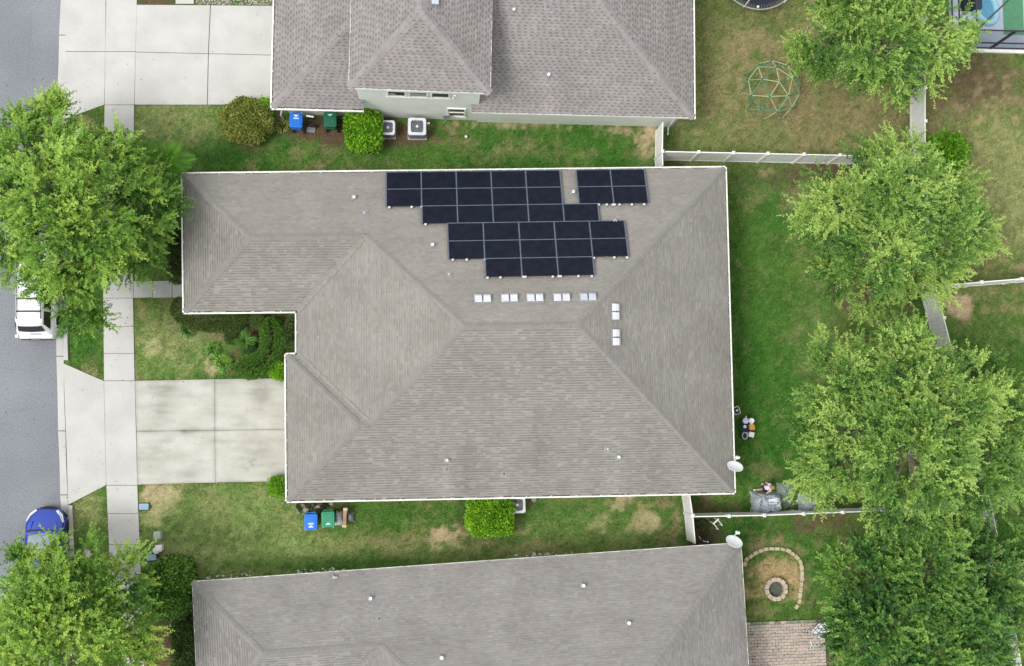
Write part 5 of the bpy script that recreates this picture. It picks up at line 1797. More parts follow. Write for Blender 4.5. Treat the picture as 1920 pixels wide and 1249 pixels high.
# white SUV, tail down the picture, nose up
tab = [(0, .66, .72), (.012, .78, .80), (.05, .90, .90), (.14, .99, 1.0), (.30, 1.0, 1.06), (.6, 1.0, 1.08), (.9, .99, 1.06), (.97, .95, .98), (1, .86, .86)]
t, q = car('parked_suv', 'white sport utility car with roof bars, parked at the kerb under the top street tree', 'car', 80, 546, R(0.5), 4.75, 1.80, 1.8, m_wpaint, tab, (1.25, 2.0, 4.12, 4.62), 1.74, m_darkglass, m_darkglass, rack=True, rk=.42)
L, Wd = 4.75, 1.80
y0, y1, y2, y3, zb, zb2, wb, wt = q
for s in (-1, 1):
    g = MB(); g.tube([(s * (wt - .07), y1 - .15, 1.77), (s * (wt - .07), y1 - .25, 1.83), (s * (wt - .07), y2 + .35, 1.83), (s * (wt - .07), y2 + .22, 1.77)], .022, 6); g.build('roof_rail', m_black, t)
    g = MB(); pts = [(.50, .72), (.80, .78), (.84, .92), (.62, .90)]; g.loft([[Vector((s * x, L / 2 - .16 - .2 * (x > .6), z)) for x, z in pts], [Vector((s * x, L / 2 - .10 - .2 * (x > .6), z)) for x, z in pts]]); g.build('headlight', m_lamp, t)
    g = MB(); g.box((s * .80, -L / 2 + .10, .92), (.12, .14, .26)); g.build('tail_light', m_lamp, t)
for yy in (y1 - .95, y1 - 1.55):
    g = MB(); g.beam((-(wt - .07), yy, 1.845), (wt - .07, yy, 1.845), .07, .03); g.build('crossbar', m_black, t)
g = MB(); g.box((0, -L / 2 + .02, .52), (1.50, .14, .18)); g.build('rear_bumper', m_black, t)
g = MB(); g.box((0, -L / 2 - .005, .74), (.42, .04, .14)); g.build('number_plate', m_white, t)
g = MB(); g.box((0, -L / 2 + .01, .87), (.55, .06, .05)); g.build('tail_handle', m_black, t)
g = MB(); g.box((.12, y3 + .06, 1.12), (.5, .03, .03)); g.build('wiper', m_black, t)

# ---------------------------------------------------------------- bins, hand truck, air conditioners
m_binb = mat('blue_bin_plastic', (0.020, 0.165, 0.62), (0.016, 0.14, 0.54), scale=4, rough=0.4)
m_bing = mat('green_bin_plastic', (0.035, 0.26, 0.145), (0.028, 0.22, 0.12), scale=4, rough=0.4)
m_bingd = mat('dark_green_bin_plastic', (0.018, 0.13, 0.072), (0.014, 0.11, 0.06), scale=4, rough=0.4)
m_print = mat('white_print', (0.70, 0.80, 0.88), scale=5, rough=0.5)
m_printg = mat('pale_green_print', (0.45, 0.72, 0.60), scale=5, rough=0.5)


def bin_(label, px, py, rz, m, mp, words):
    zt = 1.05
    c = P(px, py, zt)
    t = thing('wheeled_bin', label, 'bin', (c.x, c.y, 0), rz)
    b = MB(); b.loft([[(x, y, z) for x, y in rrect(w, d, .06, 3)] for w, d, z in ((.46, .52, .06), (.50, .58, .5), (.56, .68, .96), (.60, .72, .98), (.60, .72, 1.0))]); b.build('bin_body', m, t)
    l = MB()
    l.loft([[(x, y, z) for x, y in rrect(w, d, r, 4)] for w, d, r, z in ((.63, .76, .09, 1.0), (.63, .76, .09, 1.03), (.59, .72, .08, 1.055), (.54, .66, .07, 1.06))])
    l.loft([[(x, y + .0, z) for x, y in rrect(w, d, r, 3)] for w, d, r, z in ((.46, .56, .06, 1.06), (.43, .53, .05, 1.078))])
    lid = l.build('lid', m, t)
    e = MB()
    # triangle of the recycling mark or the town's mark, and the printed word, too small to read
    e.loft([[(x * .8, y - .20, z) for x, y in ((-.17, -.05), (.17, -.05), (.06, .03), (0, .06), (-.06, .03))] for z in (1.079, 1.083)])
    if words:
        x = -.135
        for wd_ in (.035, .03, .032, .03, .034, .028, .03):
            e.box((x + wd_ / 2, -.075, 1.081), (wd_ * .82, .075, .005)); x += wd_ + .006
    e.build('lid_print', mp, lid)
    h = MB(); h.tube([(-.22, .40, .98), (-.22, .44, 1.0), (.22, .44, 1.0), (.22, .40, .98)], .02, 6); h.build('handle', m, t)
    for s in (-1, 1):
        w = MB(); w.lathe([(0, -.03), (.13, -.03), (.13, .03), (0, .03)], (s * .27, .30, .13), 12, Matrix.Rotation(R(90), 3, 'Y')); w.build('wheel', m_tyre, t)
        p = MB(); p.box((s * .24, -.37, 1.0), (.03, .03, .09)); p.build('lid_clip', mp, t)
    return t


bin_('blue wheeled bin by the wall of the two-storey house, left of the hand truck', 555, 225, R(180 - 1), m_binb, m_print, True)
bin_('dark green wheeled bin by the wall of the two-storey house, right of the hand truck', 619, 223.5, R(180 + 1), m_bingd, m_printg, False)
bin_('blue wheeled bin below the solar house, standing beside the coiled hose', 583, 979, R(1), m_binb, m_print, True)
bin_('green wheeled bin below the solar house, beside the white bags', 615, 974, R(2), m_bing, m_printg, False)

c = P(583, 228, .5)
t = thing('hand_truck', 'small folding hand truck standing between the blue and dark green bins', 'hand truck', (c.x, c.y, 0), R(-8))
b = MB(); b.tube([(-.17, -.12, .08), (-.17, .08, 1.0), (-.14, .1, 1.06), (.14, .1, 1.06), (.17, .08, 1.0), (.17, -.12, .08)], .02, 6)
for z in (.35, .65): b.beam((-.17, -.12 + .2 * z, z), (.17, -.12 + .2 * z, z), .03, .02)
b.build('frame', m_black, t)
b = MB(); b.box((0, -.30, .05), (.42, .26, .015)); b.build('toe_plate', m_rim, t)
b = MB(); b.beam((-.18, .1, 1.07), (.18, .1, 1.07), .07, .05); b.build('grip', m_white, t)
for s in (-1, 1):
    w = MB(); w.lathe([(0, -.025), (.1, -.025), (.1, .025), (0, .025)], (s * .22, -.1, .1), 12, Matrix.Rotation(R(90), 3, 'Y')); w.build('wheel', m_tyre, t)

m_ac = mat('pale_grey_enamel', (0.62, 0.63, 0.66), (0.55, 0.56, 0.59), scale=4, rough=0.45)
m_acd = mat('dark_coil', (0.14, 0.155, 0.18), (0.09, 0.10, 0.12), scale=9, rough=0.6)


def ac(label, px, py, rz, w, d, h):
    c = P(px, py, h)
    t = thing('air_conditioner', label, 'air conditioner', (c.x, c.y, 0), rz)
    p = MB(); p.prism(rrect(w + .06, d + .07, .04, 2), -.05, .08); p.build('pad', m_conc_d, t)
    b = MB(); b.loft([[(x, y, z) for x, y in rrect(w * .97, d * .97, .10, 4)] for z in (.08, h - .05)]); cab = b.build('cabinet', m_acd, t)
    lv = MB()
    for k in range(7):
        z = .16 + k * (h - .3) / 6
        r0 = rrect(w * .995, d * .995, .10, 4); r1 = rrect(w * .95, d * .95, .09, 4)
        lv.loft([[(x, y, z) for x, y in r0], [(x, y, z + .02) for x, y in r0]])
    lv.build('louvres', m_acd, cab)
    r = min(w, d) * .43
    tp = MB()
    out = rrect(w, d, .12, 6); n = len(out)
    inn = []
    for x, y in out:
        a = math.atan2(y, x); inn.append((r * math.cos(a), r * math.sin(a)))
    tp.loft([[(x, y, h - .07) for x, y in out], [(x, y, h - .01) for x, y in out], [(x * .97, y * .97, h + .01) for x, y in out], [(x, y, h + .012) for x, y in inn], [(x, y, h - .06) for x, y in inn]], False, False)
    tp.build('top_panel', m_ac, t)
    f = MB(); f.lathe([(r + .002, h - .055), (.001, h - .055)], (0, 0, 0), 28); f.build('fan_well', m_acd, t)
    for k in range(4):
        fb = MB(); a = k * math.pi / 2 + .4
        u = Vector((math.cos(a), math.sin(a), 0)); v = Vector((-u.y, u.x, 0))
        fb.add([u * .06 - v * .03 + Vector((0, 0, h - .05)), u * r * .9 - v * .12 + Vector((0, 0, h - .05)), u * r * .9 + v * .10 + Vector((0, 0, h - .03)), u * .06 + v * .04 + Vector((0, 0, h - .035))], [(0, 1, 2, 3)]); fb.build('fan_blade', mat('fan_blade_metal', (.12, .13, .15), scale=4), t)
    g = MB()
    for rr_ in (r * .35, r * .6, r * .82, r * .985):
        g.tube([(rr_ * math.cos(2 * math.pi * j / 28), rr_ * math.sin(2 * math.pi * j / 28), h - .005) for j in range(28)], .005, 4, closed=True)
    g.build('guard_rings', m_acd, t)
    for k in range(12):
        a = 2 * math.pi * k / 12
        s = MB(); s.beam((.06 * math.cos(a), .06 * math.sin(a), h + .006), (r * 1.02 * math.cos(a), r * 1.02 * math.sin(a), h + .006), .008, .008); s.build('guard_spoke', m_metal, t)
    hb = MB(); hb.lathe([(.07, h - .01), (.065, h + .016), (0, h + .02)], (0, 0, 0), 14); hb.build('hub', m_ac, t)
    return t


ac('smaller grey air conditioner touching the squared hedge by the two-storey house', 727, 239, R(0), .72, .74, .72)
ac('larger grey air conditioner on its own, right of the smaller one by the two-storey house', 782, 237, R(0), .90, .88, .85)
ac('grey air conditioner half under the lower eave of the solar house', 970, 947, R(2), .80, .80, .72)
c = P(803, 232, .5)
t = thing('shutoff_box', 'small white switch box beside the larger air conditioner', 'switch box', (c.x, c.y, 0)); b = MB(); b.box((0, 0, .52), (.14, .08, .18)); b.tube([(0, 0, -.05), (0, 0, .45)], .02); b.build('box', m_white, t)

# ---------------------------------------------------------------- hose, bags and box by the lower bins
m_hose = mat('black_hose', (0.02, 0.024, 0.02), scale=4, rough=0.5)
c = P(592, 952, 0)
t = thing('garden_hose', 'black garden hose lying in loose coils behind the lower bins', 'hose', c)
rnd = random.Random(9)
b = MB()
for cx_, cy_, r_ in ((-.62, .05, .30), (-.45, .1, .36), (.05, .06, .34), (.28, .12, .26), (.62, .22, .24), (-.1, .16, .42)):
    b.tube([(cx_ + r_ * (1 + .1 * math.sin(3 * a)) * math.cos(a), cy_ + r_ * .62 * math.sin(a), .03 + .03 * rnd.random()) for a in [2 * math.pi * j / 22 for j in range(22)]], .032, 6, closed=True)
b.tube([(-.9, .0, .03), (-.4, -.2, .03), (.1, .3, .05), (.6, .1, .04), (.9, .35, .03)], .02, 5)
b.build('coil', m_hose, t)
for k, (px, py, s) in enumerate(((574, 956, .17), (597, 950, .12), (622, 945, .12), (560, 962, .10))):
    c = P(px, py, 0); b = MB(); b.ball((0, 0, .05), s, 9, 6, sq=(1, .8, .55), jit=.12)
    t = thing('rock', ('largest tan rock inside the hose coils by the lower bins', 'reddish rock in the middle of the hose coils by the lower bins', 'pale rock at the right end of the hose coils by the lower bins', 'small rock at the left end of the hose coils by the lower bins')[k], 'rock', c); b.build('stone', mat('tan_rock', (.34, .29, .20), (.22, .19, .14), scale=8, bump=.4), t, smooth=True)


def crumple(name, label, cat, px, py, z, w, d, h, m, seed, res=20, parent=None, amp=.25, box=False):
    """crumpled sheet or bag lying over something"""
    rng = np.random.default_rng(seed)
    c = P(px, py, z)
    t = thing(name, label, cat, (c.x, c.y, 0))
    b = MB()
    u = np.linspace(-1, 1, res); X_, Y_ = np.meshgrid(u, u)
    rr_ = (np.abs(X_) ** 4 + np.abs(Y_) ** 4) ** .25
    n1 = fbm(X_ * 3 + seed, Y_ * 3, 1.0, seed) - .5; n2 = np.abs(fbm(X_ * 7, Y_ * 7 + seed, 1.0, seed + 5) - .5)
    ang = np.arctan2(Y_, X_)
    edge = 1 + .22 * (fbm(np.cos(ang) * 2 + seed, np.sin(ang) * 2, 1.2, seed + 2) - .5) * 2
    Z_ = h * np.clip(1 - (rr_ ** (7 if box else 2.4)), 0, 1) * (1 + amp * 2 * n1) + .18 * h * n2 + .015
    vs = [(X_[i, j] * w / 2 * edge[i, j] + .04 * n1[i, j], Y_[i, j] * d / 2 * edge[i, j] + .04 * n2[i, j], max(.012, Z_[i, j])) for i in range(res) for j in range(res)]
    fs = [(i * res + j, i * res + j + 1, (i + 1) * res + j + 1, (i + 1) * res + j) for i in range(res - 1) for j in range(res - 1)]
    b.add(vs, fs)
    b.build('sheet', m, t, smooth=False)
    return t


m_bag = mat('white_plastic_bag', (0.82, 0.83, 0.85), (0.68, 0.69, 0.72), scale=7, rough=0.35, transl=.15)
m_greybag = mat('grey_plastic_bag', (0.36, 0.38, 0.42), (0.24, 0.25, 0.28), scale=7, rough=0.4)
m_card = mat('brown_cardboard', (0.40, 0.28, 0.17), (0.30, 0.20, 0.12), scale=5, rough=0.9)
m_kraft = mat('cream_cardboard', (0.62, 0.52, 0.36), (0.5, 0.4, 0.27), scale=5, rough=0.9)
crumple('rubbish_bag', 'crumpled white rubbish bag beside the lower green bin', 'bag', 636, 973, .25, .50, .66, .5, m_bag, 5)
crumple('rubbish_bag', 'small grey rubbish bag at the right end of the lower bins', 'bag', 656, 970, .2, .36, .46, .35, m_greybag, 8)
c = P(647, 970, .3)
t = thing('cardboard_box', 'flattened brown cardboard box wedged between the white and grey bags', 'box', (c.x, c.y, 0), R(-3))
b = MB(); b.box((0, 0, .34), (.17, .66, .5)); b.build('carton', m_card, t)
for s in (-1, 1):
    b = MB(); b.box((.01, s * .40, .46), (.20, .13, .3), rz=s * .1); b.build('flap', m_kraft, t)

# ---------------------------------------------------------------- service boxes on the lower front lawn, lamp
m_lidb = mat('pale_blue_lid', (0.30, 0.44, 0.52), (0.24, 0.36, 0.43), scale=6, rough=0.6)
m_util = mat('pale_green_metal', (0.34, 0.44, 0.35), (0.28, 0.37, 0.29), scale=5, rough=0.5)


def meter_lid(label, px, py, rz):
    c = P(px, py, 0)
    t = thing('meter_box', label, 'meter box', c, rz)
    b = MB(); b.prism(rrect(.56, .38, .05, 2), -.05, .03); b.build('collar', m_black, t)
    b = MB(); b.prism(rrect(.46, .30, .04, 2), .03, .055, bev=.012); b.build('lid', m_lidb, t)
    b = MB(); b.box((.30, 0, .02), (.1, .14, .05)); b.build('hinge', m_black, t)


meter_lid('pale blue water meter lid in the bare sand beside the sidewalk', 270, 950, R(0))
meter_lid('pale blue water meter lid next to the foot of the bottom street tree', 284, 1045, R(2))
c = P(295, 1004, .5)
t = thing('cable_box', 'pale green cable box standing alone on the lower front lawn', 'utility box', (c.x, c.y, 0), R(2))
b = MB(); b.loft([[(x, y, z) for x, y in rrect(w, d, .03, 2)] for w, d, z in ((.30, .36, -.05), (.30, .36, .5), (.33, .39, .5), (.33, .39, .56), (.26, .32, .60))]); b.build('housing', m_util, t)
c = P(298, 1028, .4)
t = thing('junction_box', 'white square utility box behind the round white lid on the lower lawn', 'utility box', (c.x, c.y, 0), R(1))
b = MB(); b.loft([[(x, y, z) for x, y in rrect(w, w, .02, 2)] for w, z in ((.26, -.05), (.26, .42), (.31, .42), (.31, .47), (.28, .49))]); b.build('housing', m_white, t)
c = P(293.5, 1032, .3)
t = thing('cleanout_cap', 'round white lid in front of the white square utility box', 'lid', (c.x, c.y, 0))
b = MB(); b.lathe([(.15, -.05), (.15, .26), (.17, .26), (.17, .31), (.14, .33), (.0, .335)], (0, 0, 0), 20); b.build('cap', m_white, t)
c = P(165, 1036, 0)
t = thing('valve_cover', 'round beige concrete cover half hidden by the bottom street tree', 'cover', c)
b = MB(); b.lathe([(.24, -.05), (.25, .03), (.22, .05), (0, .05)], (0, 0, 0), 20); b.build('cap', mat('beige_concrete', (.48, .42, .34), (.38, .33, .26), scale=6), t)
c = P(149, 250, 4.3)
t = thing('street_lamp', 'white globe street lamp poking out of the top street tree', 'street lamp', (c.x, c.y, 0))
b = MB(); b.tube([(0, 0, -.1), (0, 0, .5), (0, 0, 4.05)], [.10, .07, .05], 10); b.lathe([(.14, 0), (.12, .4), (.07, .5)], (0, 0, 0), 12); b.build('pole', m_black, t)
b = MB(); b.ball((0, 0, 4.3), .22, 16, 10); b.build('lamp_globe', mat('opal_globe', (.82, .82, .80), scale=3, rough=.25), t, smooth=True)
b = MB(); b.lathe([(.16, 4.05), (.13, 4.12)], (0, 0, 0), 14); b.build('collar', m_black, t)
c = P(874, 256, .1)
t = thing('ball', 'small white ball on the shaded grass strip below the two-storey house', 'ball', (c.x, c.y, 0)); b = MB(); b.ball((0, 0, .075), .08, 10, 8); b.build('skin', m_white, t, smooth=True)

# ---------------------------------------------------------------- backyard: trampoline, climbing dome
rT = 2.08
cT = P(1422, -56, .85)
t = thing('trampoline', 'round dark trampoline cut off by the top edge', 'trampoline', (cT.x, cT.y, 0))
m_mat = mat('dark_trampoline_mat', (0.014, 0.016, 0.030), scale=4, rough=0.7)
b = MB(); b.tube([(rT * math.cos(a), rT * math.sin(a), .85) for a in [2 * math.pi * j / 64 for j in range(64)]], .04, 6, closed=True); b.build('frame_ring', m_rim, t)
b = MB(); b.lathe([(rT - .24, .84), (rT - .24, .845), (.0, .83)], (0, 0, 0), 64); b.build('jumping_mat', m_mat, t)
pr = None
for k in range(88):
    if pr is None:
        b = MB(); b.tube([(rT - .26, 0, .845), (rT - .02, 0, .85)], .018, 5); pr = b.build('spring', m_acd, t); o = pr
    else:
        o = pr.copy(); C.objects.link(o); o.parent = t
    o.rotation_euler = (0, 0, 2 * math.pi * k / 88)
for k in range(6):
    a = R(-112 + 60 * k)
    x, y = (rT + .05) * math.cos(a), (rT + .05) * math.sin(a)
    b = MB(); b.tube([(x, y, 0), (x, y, .86)], .03, 6); b.build('leg', m_rim, t)
    b = MB(); b.tube([(x * 1.0, y * 1.0, .86), (x * 1.03, y * 1.03, 2.5)], .028, 6); b.build('net_pole', m_white, t)
b = MB(); b.ball((rT * math.cos(R(-92)) * .94, rT * math.sin(R(-92)) * .94, .9), .07, 8, 6); b.build('pole_cap', m_white, t)

# 2V geodesic climbing frame
phi = (1 + 5 ** .5) / 2
iv = [Vector(v).normalized() for v in [(-1, phi, 0), (1, phi, 0), (-1, -phi, 0), (1, -phi, 0), (0, -1, phi), (0, 1, phi), (0, -1, -phi), (0, 1, -phi), (phi, 0, -1), (phi, 0, 1), (-phi, 0, -1), (-phi, 0, 1)]]
q = iv[5].rotation_difference(Vector((0, 0, 1)))
iv = [q @ v for v in iv]
ed = [(i, j) for i in range(12) for j in range(i) if (iv[i] - iv[j]).length < 1.06]
nodes = [v for v in iv]
midx = {}
for i, j in ed:
    midx[(i, j)] = len(nodes); nodes.append(((iv[i] + iv[j]) / 2).normalized())
first = [v for v in nodes[12:] if .5 < v.z < .95]
a0 = math.atan2(first[0].y, first[0].x)
rotz = Matrix.Rotation(R(130) - a0, 3, 'Z')
nodes = [rotz @ v for v in nodes]
bars = set()
for i in range(len(nodes)):
    for j in range(i):
        if (nodes[i] - nodes[j]).length < .63 and nodes[i].z > -.05 and nodes[j].z > -.05: bars.add((i, j))
Rd = 1.55
cD = P(1444, 171, 0)
t = thing('climbing_dome', 'green and cream geodesic climbing dome on the lawn under the trampoline', 'climbing dome', cD)
m_bar = [mat('cream_bar', (.34, .42, .22), scale=3, rough=.4), mat('green_bar', (.05, .24, .14), scale=3, rough=.4), mat('pale_green_bar', (.15, .33, .19), scale=3, rough=.4)]
rnd = random.Random(4)
sc_ = Vector((Rd, Rd, Rd))
for i, j in sorted(bars):
    b = MB(); p, q_ = nodes[i] * Rd, nodes[j] * Rd
    if p.z < .02 and q_.z < .02: continue
    b.tube([p, q_], .026, 6)
    b.build('bar', m_bar[rnd.choice((0, 0, 1, 2))], t)
for v in nodes:
    if v.z > -.05:
        b = MB(); b.ball(v * Rd, .045, 8, 5); b.build('joint', m_bar[1] if v.z > .93 else m_black, t)

# ---------------------------------------------------------------- pool screen room at the top right
base_y = 92
c = P(1860, base_y, 0)
t = thing('pool_enclosure', 'dark framed pool screen room at the top right corner', 'screen room', (c.x, c.y, 0))
m_bronze = mat('bronze_frame', (0.035, 0.04, 0.04), scale=4, rough=.5)
m_screen = mat('grey_screen_mesh', (0.12, 0.145, 0.19), scale=40, rough=.9, alpha=.5)
m_deckc = mat('pool_deck', (0.52, 0.58, 0.68), (0.46, 0.52, 0.62), scale=2, rough=.8)
x0, yb = P(1785, base_y, 0).x, P(1850, base_y, 0).y
xw = [P(1785, 92, 0).x, P(1855, 92, 0).x, P(1925, 93, 0).x, P(2000, 94, 0).x]
HT = 2.7
yt = yb + 7
b = MB(); b.add([(x0 - .1, yb - .1, .012), (xw[-1], yb - .1, .012), (xw[-1], yt, .012), (x0 - .1, yt, .012)], [(0, 1, 2, 3)]); b.build('deck', m_deckc, t, w=True)
b = MB(); b.beam((x0 - .12, yb - .12, .07), (xw[-1], yb - .16, .07), .16, .16); b.build('curb', m_white, t, w=True)
for x in xw:
    b = MB(); b.box((x, yb, HT / 2), (.09, .12, HT)); b.build('post', m_bronze, t, w=True)
for z in (.16, .92, HT):
    b = MB(); b.beam((x0, yb, z), (xw[-1], yb, z), .06, .06); b.build('rail', m_bronze, t, w=True)
    b = MB(); b.beam((x0, yb + .1, z), (x0, yt, z), .06, .06); b.build('rail', m_bronze, t, w=True)
zr = HT + 1.15
A_, B_ = Vector((x0, yb, HT)), Vector((x0 + 1.9, yb + 1.9, zr))
b = MB(); b.beam(A_, B_, .08, .08); b.build('roof_beam', m_bronze, t, w=True)
b = MB(); b.beam(B_, (xw[-1], yb + 1.9, zr), .08, .08); b.build('roof_beam', m_bronze, t, w=True)
b = MB(); b.beam(B_, (x0 + 1.9, yt, zr), .08, .08); b.build('roof_beam', m_bronze, t, w=True)
b = MB(); b.beam((xw[2] - .2, yb, HT), (xw[2] + .3, yb + 1.9, zr), .08, .08); b.build('roof_beam', m_bronze, t, w=True)
b = MB(); b.add([(x0, yb + .02, .16), (xw[-1], yb + .02, .16), (xw[-1], yb + .02, HT), (x0, yb + .02, HT)], [(0, 1, 2, 3)]); b.build('screen', m_screen, t, w=True)
b = MB(); b.add([A_, (xw[-1], yb, HT), (xw[-1], yb + 1.9, zr), B_], [(0, 1, 2, 3)]); b.add([B_, (xw[-1], yb + 1.9, zr), (xw[-1], yt, zr), (x0 + 1.9, yt, zr)], [(0, 1, 2, 3)])
b.add([A_, B_, (x0 + 1.9, yt, zr), (x0, yt, HT)], [(0, 1, 2, 3)]); b.build('roof_screen', mat('clear_screen_mesh', (0.10, 0.13, 0.19), scale=40, rough=.9, alpha=.22), t, w=True)
g0, g1 = P(1883, 64, .05), P(1916, -40, .05)
t = thing('putting_mat', 'green turf mat inside the pool screen room', 'mat', (g0.x, g0.y, .02)); b = MB(); b.box(((g1.x - g0.x) / 2, (g1.y - g0.y) / 2, .02), (g1.x - g0.x, g1.y - g0.y, .03)); b.build('turf', mat('green_turf', (.09, .30, .12), (.07, .25, .10), scale=8), t)
c = P(1848, 12, .2)
t = thing('pool_float', 'pale blue inflatable lying inside the pool screen room', 'pool float', (c.x, c.y, .02), R(20)); b = MB()
b.tube([(.55 * math.cos(a), .9 * math.sin(a), .14) for a in [2 * math.pi * j / 24 for j in range(24)]], .16, 8, closed=True); b.build('ring', mat('pale_blue_vinyl', (.35, .66, .80), scale=4, rough=.3), t, smooth=True)
b = MB(); b.loft([[(x, y, z) for x, y in rrect(.9, 1.5, .3, 4)] for z in (.06, .14)]); b.build('floor', mat('blue_vinyl', (.10, .36, .52), scale=4, rough=.3), t)
c = P(1822, 4, .3)
t = thing('patio_sofa', 'dark navy seat by the left side of the pool screen room', 'seat', (c.x, c.y, .02)); b = MB(); b.loft([[(x, y, z) for x, y in rrect(1.0, .8, .1, 3)] for z in (0, .4)]); b.build('seat', m_mat, t)
b = MB(); b.box((0, .42, .4), (1.0, .18, .8)); b.build('backrest', m_mat, t)
c = P(1822, 62, .3)
t = thing('plant_pot', 'dark pot with a purple plant in the corner of the pool screen room', 'plant pot', (c.x, c.y, .02)); b = MB(); b.lathe([(.16, 0), (.24, .4), (.21, .4), (.19, .33), (0, .33)], (0, 0, 0), 14); b.build('pot', m_black, t)
b = MB()
for k in range(26):
    a = random.uniform(0, 6.28); e = random.uniform(.2, .45); d = Vector((math.cos(a), math.sin(a), random.uniform(.5, 1.6))).normalized(); s = d.cross(Vector((0, 0, 1))).normalized() * .04
    p = Vector((0, 0, .33)); b.add([p, p + d * e * .5 + s, p + d * e, p + d * e * .5 - s], [(0, 1, 2, 3)])
b.build('leaves', mat('purple_leaf', (.16, .07, .15), scale=6), t)

# ---------------------------------------------------------------- backyard odds and ends beside the solar house
c = P(1400, 803, .5)
t = thing('play_table', 'low dark blue table crowded with things, beside the back wall of the solar house', 'table', (c.x, c.y, 0), R(0))
m_navy = mat('dark_navy_plastic', (0.012, 0.022, 0.045), scale=4, rough=.45)
b = MB(); b.prism(rrect(.56, 1.05, .08, 3), .46, .50); b.build('table_top', m_navy, t)
for sx in (-1, 1):
    for sy in (-1, 1):
        b = MB(); b.tube([(sx * .22, sy * .44, -.02), (sx * .2, sy * .42, .46)], .025, 6); b.build('leg', m_navy, t)
zt = .502
m_wp = mat('white_plastic', (.72, .74, .80), (.62, .64, .70), scale=6, rough=.4)


def on_table(name, label, cat, px, py, fn, rz=0):
    p = P(px, py, .56); t_ = thing(name, label, cat, (p.x, p.y, zt), rz); fn(t_)


def f_jug(t_):
    b = MB(); b.lathe([(.10, 0), (.15, .06), (.16, .14), (.10, .24), (.05, .27), (.05, .30), (0, .30)], (0, 0, 0), 16); b.build('vessel', m_wp, t_, smooth=True)
    b = MB(); b.tube([(0, .07, .27), (0, .22, .22), (0, .16, .08)], .022, 6); b.build('handle', m_wp, t_)


def f_bowl(t_):
    b = MB(); b.lathe([(.05, 0), (.12, .05), (.14, .12), (.12, .11), (.0, .05)], (0, 0, 0), 14); b.build('bowl', m_wp, t_)
    b = MB(); b.lathe([(.04, .02), (.09, .06), (.08, .12), (0, .12)], (.0, -.17, 0), 12); b.build('cup', m_kraft, t_)


def f_box(m, w, d, h):
    def f(t_):
        b = MB(); b.loft([[(x, y, z) for x, y in rrect(w, d, .025, 2)] for z in (0, h)]); b.build('tub', m, t_)
        b = MB(); b.loft([[(x, y, z) for x, y in rrect(w * 1.06, d * 1.06, .03, 2)] for z in (h, h + .03)]); b.build('lid', m, t_)
    return f


def f_loop(t_):
    b = MB(); b.tube([(.13 * math.cos(a), .16 * math.sin(a), .04) for a in [2 * math.pi * j / 18 for j in range(18)]], .035, 6, closed=True); b.build('ring', mat('grey_plastic', (.34, .38, .44), scale=5, rough=.4), t_)
    b = MB(); b.tube([(.05, .14, .04), (.17, .12, .07), (.26, .02, .09)], .028, 6); b.build('handle', MATS['grey_plastic'], t_)


on_table('jug', 'white jug on the upper left of the dark blue table', 'jug', 1397.5, 789, f_jug)
on_table('bowl', 'white bowl with a cream cup, upper right on the dark blue table', 'bowl', 1408.5, 789, f_bowl)
on_table('orange_tub', 'orange tub in the middle of the dark blue table', 'tub', 1409, 801.5, f_box(mat('orange_plastic', (.62, .26, .06), (.5, .2, .05), scale=6), .26, .24, .14), R(3))
on_table('cream_tub', 'cream tub on the lower right of the dark blue table', 'tub', 1408, 815, f_box(mat('cream_plastic', (.66, .62, .52), scale=6), .24, .24, .16), R(-14))
on_table('toy_loop', 'grey ring with a handle on the lower left of the dark blue table', 'ring toy', 1397, 817, f_loop)
on_table('small_funnel', 'small white funnel at the left edge of the dark blue table', 'funnel', 1396, 800, lambda t_: MB().lathe([(.02, 0), (.03, .06), (.08, .12), (.07, .12), (0, .05)], (0, 0, 0), 10).build('cone', m_wp, t_))
c = P(1381, 770, .4)
t = thing('step_stool', 'small white framed stool half under the right eave of the solar house', 'stool', (c.x, c.y, 0), R(20))
b = MB(); b.tube([(x, y, .42) for x, y in rrect(.30, .36, .05, 3)], .022, 5, closed=True); b.build('seat_frame', m_white, t)
b = MB(); b.box((0, 0, .40), (.26, .32, .02)); b.build('seat', m_black, t)
b = MB(); b.box((.02, 0, .42), (.10, .10, .02)); b.build('seat_patch', m_white, t)
for sx in (-1, 1):
    for sy in (-1, 1):
        b = MB(); b.tube([(sx * .13, sy * .16, .42), (sx * .17, sy * .20, -.02)], .018, 5); b.build('leg', m_white, t)

m_cover = mat('silver_grey_plastic', (0.52, 0.57, 0.61), (0.34, 0.38, 0.42), scale=3.0, rough=.35, transl=.15, detail=8, spec=.5)
m_film = mat('clear_film', (0.55, 0.62, 0.60), (.35, .42, .40), scale=4, rough=.3, alpha=.38)
crumple('plastic_cover', 'large crumpled silver grey plastic cover over stacked furniture, against the side fence', 'plastic cover', 1439, 943, .5, 1.50, 1.10, .75, m_cover, 31, 30, amp=.35, box=True)
crumple('plastic_film', 'thin clear greenish plastic film beside the large crumpled cover', 'plastic film', 1472, 928, .1, .9, 1.25, .22, m_film, 33, 22, amp=.5)
crumple('plastic_cover', 'smaller round grey plastic cover by the side fence, under the big tree', 'plastic cover', 1519, 945, .4, 1.05, 1.0, .6, m_cover, 35, 24, amp=.3)
crumple('rubbish_bag', 'white crumpled bag lying on the smaller round cover', 'bag', 1531, 943, .6, .35, .35, .75, m_bag, 37, 14)
crumple('rubbish_bag', 'black bag between the smaller round cover and the fence', 'bag', 1540, 952, .2, .6, .4, .3, m_black, 39, 14)
b_o = P(1449, 940, .8)
